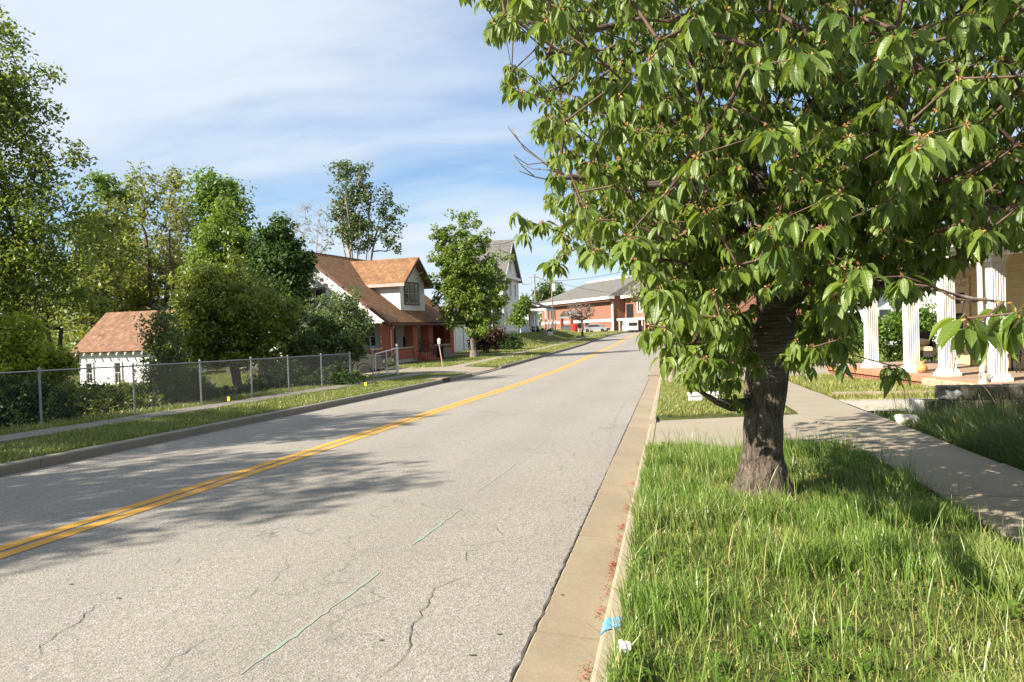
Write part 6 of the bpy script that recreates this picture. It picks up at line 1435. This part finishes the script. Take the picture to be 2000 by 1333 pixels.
    E = np.array([P3(*e)+dd for e in extra for dd in ((np.zeros(3),) if e[2] < 3.3 else (np.zeros(3), rnd.normal(0, .05, 3), rnd.normal(0, .05, 3)))]); T = np.concatenate([P, E])
    segs, arr, ends = skeleton(nodes, T, .0021, .42, .10, .22, .10, rnd, .03)
    nl = len(nodes); segs = [s_ for s_ in segs if True]
    lim = [s_ for s_ in segs if s_[3] < .05]
    tw = branches(o, [(a-org, b_-org, r0, r1) for a, b_, r0, r1 in lim], 'twigs', M['twig'], 5); tw['kind'] = 'stuff'
    # dry twigs sticking out on the street side
    dry = [[(1120, 346, 6.1), (1075, 352, 6.0), (1045, 346, 5.95), (1015, 335, 5.9), (1000, 315, 5.9)], [(1045, 346, 5.95), (1020, 325, 5.9), (1003, 302, 5.85)], [(1110, 345, 6.1), (1060, 318, 6.0), (1030, 322, 5.95), (1005, 305, 5.9)], [(1100, 345, 6.15), (1040, 300, 6.1), (1012, 275, 6.05), (992, 248, 6.0)], [(1070, 322, 6.1), (1025, 292, 6.07), (1005, 262, 6.0), (999, 250, 6.0)], [(1115, 346, 6.1), (1070, 332, 6.0), (1040, 330, 6.0), (1012, 318, 6)]]
    for d_ in dry: MB().tube([P3(*q_)-org for q_ in d_], [.008, .007, .0055, .004, .003][-len(d_):], 5).build('dry_twig', M['baretwig'], o)
    # leaves
    sm = np.array([b_ for a, b_, r0, r1 in segs if r1 < .0065]); sm = sm[rnd.random(len(sm)) < min(1, 2300/len(sm))]
    vv = sm-CAM0; z = vv@FW; px = 1000+FPX*(vv@RT)/z; py = 666.5-FPX*(vv@UP)/z
    sm = sm[(z > 1.9) & inside(poly, px, py) & inside(poly, px, py+.07/z*FPX) & ~clear(px, py, z)]
    ctr = np.concatenate([T, sm]); per = rnd.integers(8, 13, len(ctr)); L_, A_, N_, B_ = [], [], [], []
    for c, k in zip(ctr, per):
        az0 = rnd.uniform(0, 6.28)
        for m_ in range(k):
            az = az0+m_*2.399+rnd.normal(0, .25); dr = rnd.uniform(.35, 1.35); out = np.array([math.cos(az), math.sin(az), 0])
            a = out*math.cos(dr)+np.array([0, 0, -math.sin(dr)]); nn = out*math.sin(dr)+np.array([0, 0, math.cos(dr)])
            roll = rnd.normal(0, .35); s_ = np.cross(nn, a); nn = nn*math.cos(roll)+s_*math.sin(roll)
            L = rnd.uniform(.072, .128); L_.append(L); A_.append(a); N_.append(nn); B_.append(c+a*.22*L+np.array([0, 0, rnd.uniform(-.02, .02)])+out*.008)
    L_, A_, N_, B_ = map(np.array, (L_, A_, N_, B_)); S_ = np.cross(N_, A_); kind = rnd.integers(0, len(TPL), len(L_)); ctint = np.repeat(rnd.uniform(0, .5, len(ctr)), per)+rnd.uniform(0, .5, len(L_))
    mid = B_+A_*L_[:, None]*.5; vv = mid-CAM0; z = vv@FW; px = 1000+FPX*(vv@RT)/z; py = 666.5-FPX*(vv@UP)/z
    vis = (px > 10) & (px < 1990) & (py > 5) & (py < 1320); score = np.where(vis, L_/np.maximum(z, .5), 0)
    # rough occlusion: keep the front leaf of each small cell first
    order = np.argsort(-score); top = []; seen = {}
    for i_ in order[:2600]:
        key_ = (int(px[i_]//26), int(py[i_]//26))
        if seen.get(key_, 0) < 2: seen[key_] = seen.get(key_, 0)+1; top.append(i_)
        if len(top) >= 300: break
    single = np.zeros(len(L_), bool); single[top] = True
    lm = []
    for k, (tv, f4, f3) in enumerate(TPL): lm.append(mesh_np('leaf', tv, [f4, f3], M['l_cherry1'], {'lx': tv[:, 0], 'ly': tv[:, 1]}, smooth=True))
    for i_ in top:
        w = bpy.data.objects.new('leaf', lm[kind[i_]]); link(w, o); p = B_[i_]-org; L = L_[i_]; a, s_, nn = A_[i_]*L, S_[i_]*L, N_[i_]*L
        w.matrix_local = Matrix(((a[0], s_[0], nn[0], p[0]), (a[1], s_[1], nn[1], p[1]), (a[2], s_[2], nn[2], p[2]), (0, 0, 0, 1)))
    VV, F4, F3, TT, LX, LY = [], [], [], [], [], []; b0 = 0
    for k, (tv, f4, f3) in enumerate(TPS):
        I = np.where((kind == k) & ~single)[0]; m_ = len(I); L = L_[I][:, None, None]
        X = B_[I][:, None, :]+L*(tv[None, :, 0:1]*A_[I][:, None]+tv[None, :, 1:2]*S_[I][:, None]+tv[None, :, 2:3]*N_[I][:, None])
        nv = len(tv); off = b0+np.arange(m_)[:, None, None]*nv; VV.append(X.reshape(-1, 3)); F4.append((f4[None]+off).reshape(-1, 4)); F3.append((f3[None]+off).reshape(-1, 3)); TT.append(np.repeat(ctint[I], nv)); LX.append(np.tile(tv[:, 0], m_)); LY.append(np.tile(tv[:, 1], m_)); b0 += m_*nv
    f = obj_np('foliage', np.concatenate(VV)-org, [np.concatenate(F4), np.concatenate(F3)], M['l_cherry'], o, {'tint': np.clip(np.concatenate(TT), 0, 1), 'lx': np.concatenate(LX), 'ly': np.concatenate(LY)}, True); f['kind'] = 'stuff'
    # brown bud scales at the heart of each rosette
    nb = 7; C = np.repeat(ctr, nb, 0); r_ = rnd.normal(0, 1, C.shape); a = r_/np.linalg.norm(r_, axis=1, keepdims=True); s_ = np.cross(a, rnd.normal(0, 1, C.shape)); s_ /= np.linalg.norm(s_, axis=1, keepdims=True)
    q0 = C+a*.004; q1 = C+a*.013+s_*.004; q2 = C+a*.024; q3 = C+a*.013-s_*.004
    bd = obj_np('bud_scales', np.stack([q0, q1, q2, q3], 1).reshape(-1, 3)-org, np.arange(len(C)*4).reshape(-1, 4), M['bud'], o); bd['kind'] = 'stuff'
cherry()

# ------------------------------------------------------------------ grass
def verge_grass():
    # long uncut grass in the foreground, thinner and straw coloured in worn patches
    bare = lambda u, y: sstep(.44, .62, vnoise(u, y, 1.5, 31)*.65+vnoise(u, y, 4.0, 32)*.35+.16*np.exp(-((u-1.25)**2+(y-3.9)**2)/.7))
    P = scatter(118000, -.30, 2.12, .7, 10.05, 1, lambda u, y: (1-.72*bare(u, y))*np.where(y < 2.2, .7, 1))
    u = P[:, 0]-0; bb = bare(P[:, 0], P[:, 1]); r = np.random.default_rng(2)
    cl = vnoise(P[:, 0], P[:, 1], 5.0, 33)
    h = r.uniform(.07, .20, len(P))*(1-.62*bb)*(.65+.85*cl); h *= np.where(np.abs(P[:, 1]-9.95) < .3, .75, 1)
    d = np.hypot(P[:, 0]-org_c[0], P[:, 1]-org_c[1]); h = h*np.clip((d-.12)/.5, .45, 1); keep = (d > .25) & (r.random(len(d)) < np.clip((d-.1)/.55, .25, 1)); P, h, bb = P[keep], h[keep], bb[keep]
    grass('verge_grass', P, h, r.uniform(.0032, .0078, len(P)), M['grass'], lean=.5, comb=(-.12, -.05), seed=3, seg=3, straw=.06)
    P = scatter(2600, -.3, 2.2, .7, 10.0, 5); r = np.random.default_rng(6); grass('tall_grass', P, r.uniform(.2, .36, len(P)), r.uniform(.003, .006, len(P)), M['grass'], lean=.45, comb=(-.05, 0), seed=7, seg=4, straw=.14)
    # short dead thatch under it
    P = scatter(18000, -.28, 2.1, .7, 9.9, 8, lambda u, y: .25+.75*bare(u, y)); r = np.random.default_rng(9); grass('dead_grass', P, r.uniform(.02, .06, len(P)), r.uniform(.003, .006, len(P)), M['lawn'], lean=1.4, seed=10, seg=2, straw=.5)
    P = scatter(30000, -.28, 2.05, 13.52, 24.88, 11); r = np.random.default_rng(12); grass('mown_grass', P, r.uniform(.03, .085, len(P)), r.uniform(.006, .011, len(P)), M['lawn'], lean=.6, seed=13, straw=.07)
    P = scatter(9000, -.28, 2.05, 31, 62, 14); r = np.random.default_rng(15); grass('mown_grass', P, r.uniform(.05, .12, len(P)), r.uniform(.012, .02, len(P)), M['lawn'], lean=.6, seed=16, straw=.07)
    # bank on the right: dense, lying towards the pavement
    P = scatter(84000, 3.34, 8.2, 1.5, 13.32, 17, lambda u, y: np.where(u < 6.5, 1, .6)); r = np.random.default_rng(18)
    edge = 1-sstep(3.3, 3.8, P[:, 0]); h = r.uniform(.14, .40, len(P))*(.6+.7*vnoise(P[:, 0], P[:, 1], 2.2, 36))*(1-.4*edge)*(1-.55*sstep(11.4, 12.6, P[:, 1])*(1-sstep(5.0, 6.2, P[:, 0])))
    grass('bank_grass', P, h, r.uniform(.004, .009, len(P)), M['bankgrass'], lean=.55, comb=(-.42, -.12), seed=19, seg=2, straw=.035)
    P = scatter(1200, 3.5, 7.5, 9, 13.3, 20); r = np.random.default_rng(21); grass('tall_grass', P, r.uniform(.35, .6, len(P)), r.uniform(.004, .007, len(P)), M['bankgrass'], lean=.35, comb=(-.1, 0), seed=22, seg=4, straw=.5)
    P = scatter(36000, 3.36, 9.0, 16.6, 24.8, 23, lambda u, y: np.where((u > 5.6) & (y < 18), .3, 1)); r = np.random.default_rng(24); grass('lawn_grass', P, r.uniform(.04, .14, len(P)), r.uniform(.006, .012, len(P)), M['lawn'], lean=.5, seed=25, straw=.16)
    P = scatter(7000, 3.36, 7.0, 15.7, 16.9, 26); r = np.random.default_rng(27); grass('lawn_grass', P, r.uniform(.04, .14, len(P)), r.uniform(.006, .012, len(P)), M['lawn'], lean=.5, seed=28, straw=.2)
    P = scatter(3500, 3.4, 6.0, 13.6, 14.6, 29, lambda u, y: vnoise(u, y, 2.0, 3)); r = np.random.default_rng(30); grass('lawn_grass', P, r.uniform(.04, .12, len(P)), r.uniform(.006, .012, len(P)), M['lawn'], lean=.5, seed=31, straw=.2)
    P = scatter(16000, 3.36, 12.0, 31.2, 60, 32); r = np.random.default_rng(33); grass('lawn_grass', P, r.uniform(.06, .16, len(P)), r.uniform(.014, .025, len(P)), M['lawn'], lean=.5, seed=34)
def far_grass():
    P = scatter(42000, -10.96, -9.07, 5.5, 33.3, 41); r = np.random.default_rng(42); grass('mown_grass', P, r.uniform(.035, .085, len(P))*(.6+.8*vnoise(P[:, 0], P[:, 1], 1.4, 8)), r.uniform(.007, .013, len(P)), M['lawn'], lean=.6, seed=43, straw=.03)
    P = scatter(18000, -13.0, -11.82, 5.5, 33.0, 44); r = np.random.default_rng(45); grass('fence_grass', P, r.uniform(.04, .13, len(P)), r.uniform(.007, .013, len(P)), M['lawn'], lean=.6, seed=46, straw=.04)
    P = scatter(22000, -10.96, -9.07, 38.8, 84, 47); r = np.random.default_rng(48); grass('mown_grass', P, r.uniform(.05, .15, len(P)), r.uniform(.014, .024, len(P)), M['lawn'], lean=.6, seed=49, straw=.12)
    P = scatter(24000, -18, -11.8, 31, 60, 50, lambda u, y: ((u > -14.6) | (y < 33) | (y > 39)) & ~((u < -15.0-(44-y)*.0) & (y > 43) & (y < 56))); r = np.random.default_rng(51); grass('lawn_grass', P, r.uniform(.05, .14, len(P)), r.uniform(.014, .024, len(P)), M['lawn'], lean=.6, seed=52)
    P = scatter(26000, -18, -11.85, 58, 140, 53); r = np.random.default_rng(54); grass('lawn_grass', P, r.uniform(.08, .16, len(P)), r.uniform(.03, .05, len(P)), M['lawn'], lean=.6, seed=55)
    P = scatter(9000, -10.96, -9.07, 84, 170, 56); r = np.random.default_rng(57); grass('mown_grass', P, r.uniform(.08, .16, len(P)), r.uniform(.03, .05, len(P)), M['lawn'], lean=.6, seed=58)
    P = scatter(18000, -34, -13, 7, 40, 59); r = np.random.default_rng(60); grass('yard_grass', P, r.uniform(.08, .25, len(P)), r.uniform(.012, .022, len(P)), M['lawn'], lean=.6, seed=61)
org_c = P3(1487, 962, 6.6)
verge_grass(); far_grass()
def weeds():
    r = np.random.default_rng(91); P = scatter(900, -.28, 2.15, .9, 9.8, 92, lambda u, y: sstep(.45, .65, vnoise(u, y, 1.7, 44))); vs = []; tt = []
    for p in P:
        k = r.integers(5, 10); a0 = r.uniform(0, 6.28); L = r.uniform(.025, .07)
        for m_ in range(k):
            a = a0+m_*6.283/k+r.normal(0, .2); d = np.array([math.cos(a), math.sin(a), 0]); n_ = np.array([-d[1], d[0], 0])*L*.24; b = p+np.array([0, 0, r.uniform(.02, .07)])
            vs += [b, b+d*L*.55+n_+[0, 0, L*.35], b+d*L+[0, 0, L*.12], b+d*L*.55-n_+[0, 0, L*.35]]; tt += [r.uniform(0, 1)]*4
    o = obj_np('weeds', np.array(vs), np.arange(len(vs)).reshape(-1, 4), M['l_bright'], None, {'tint': np.array(tt)}); tag(o, kind='stuff')
weeds()
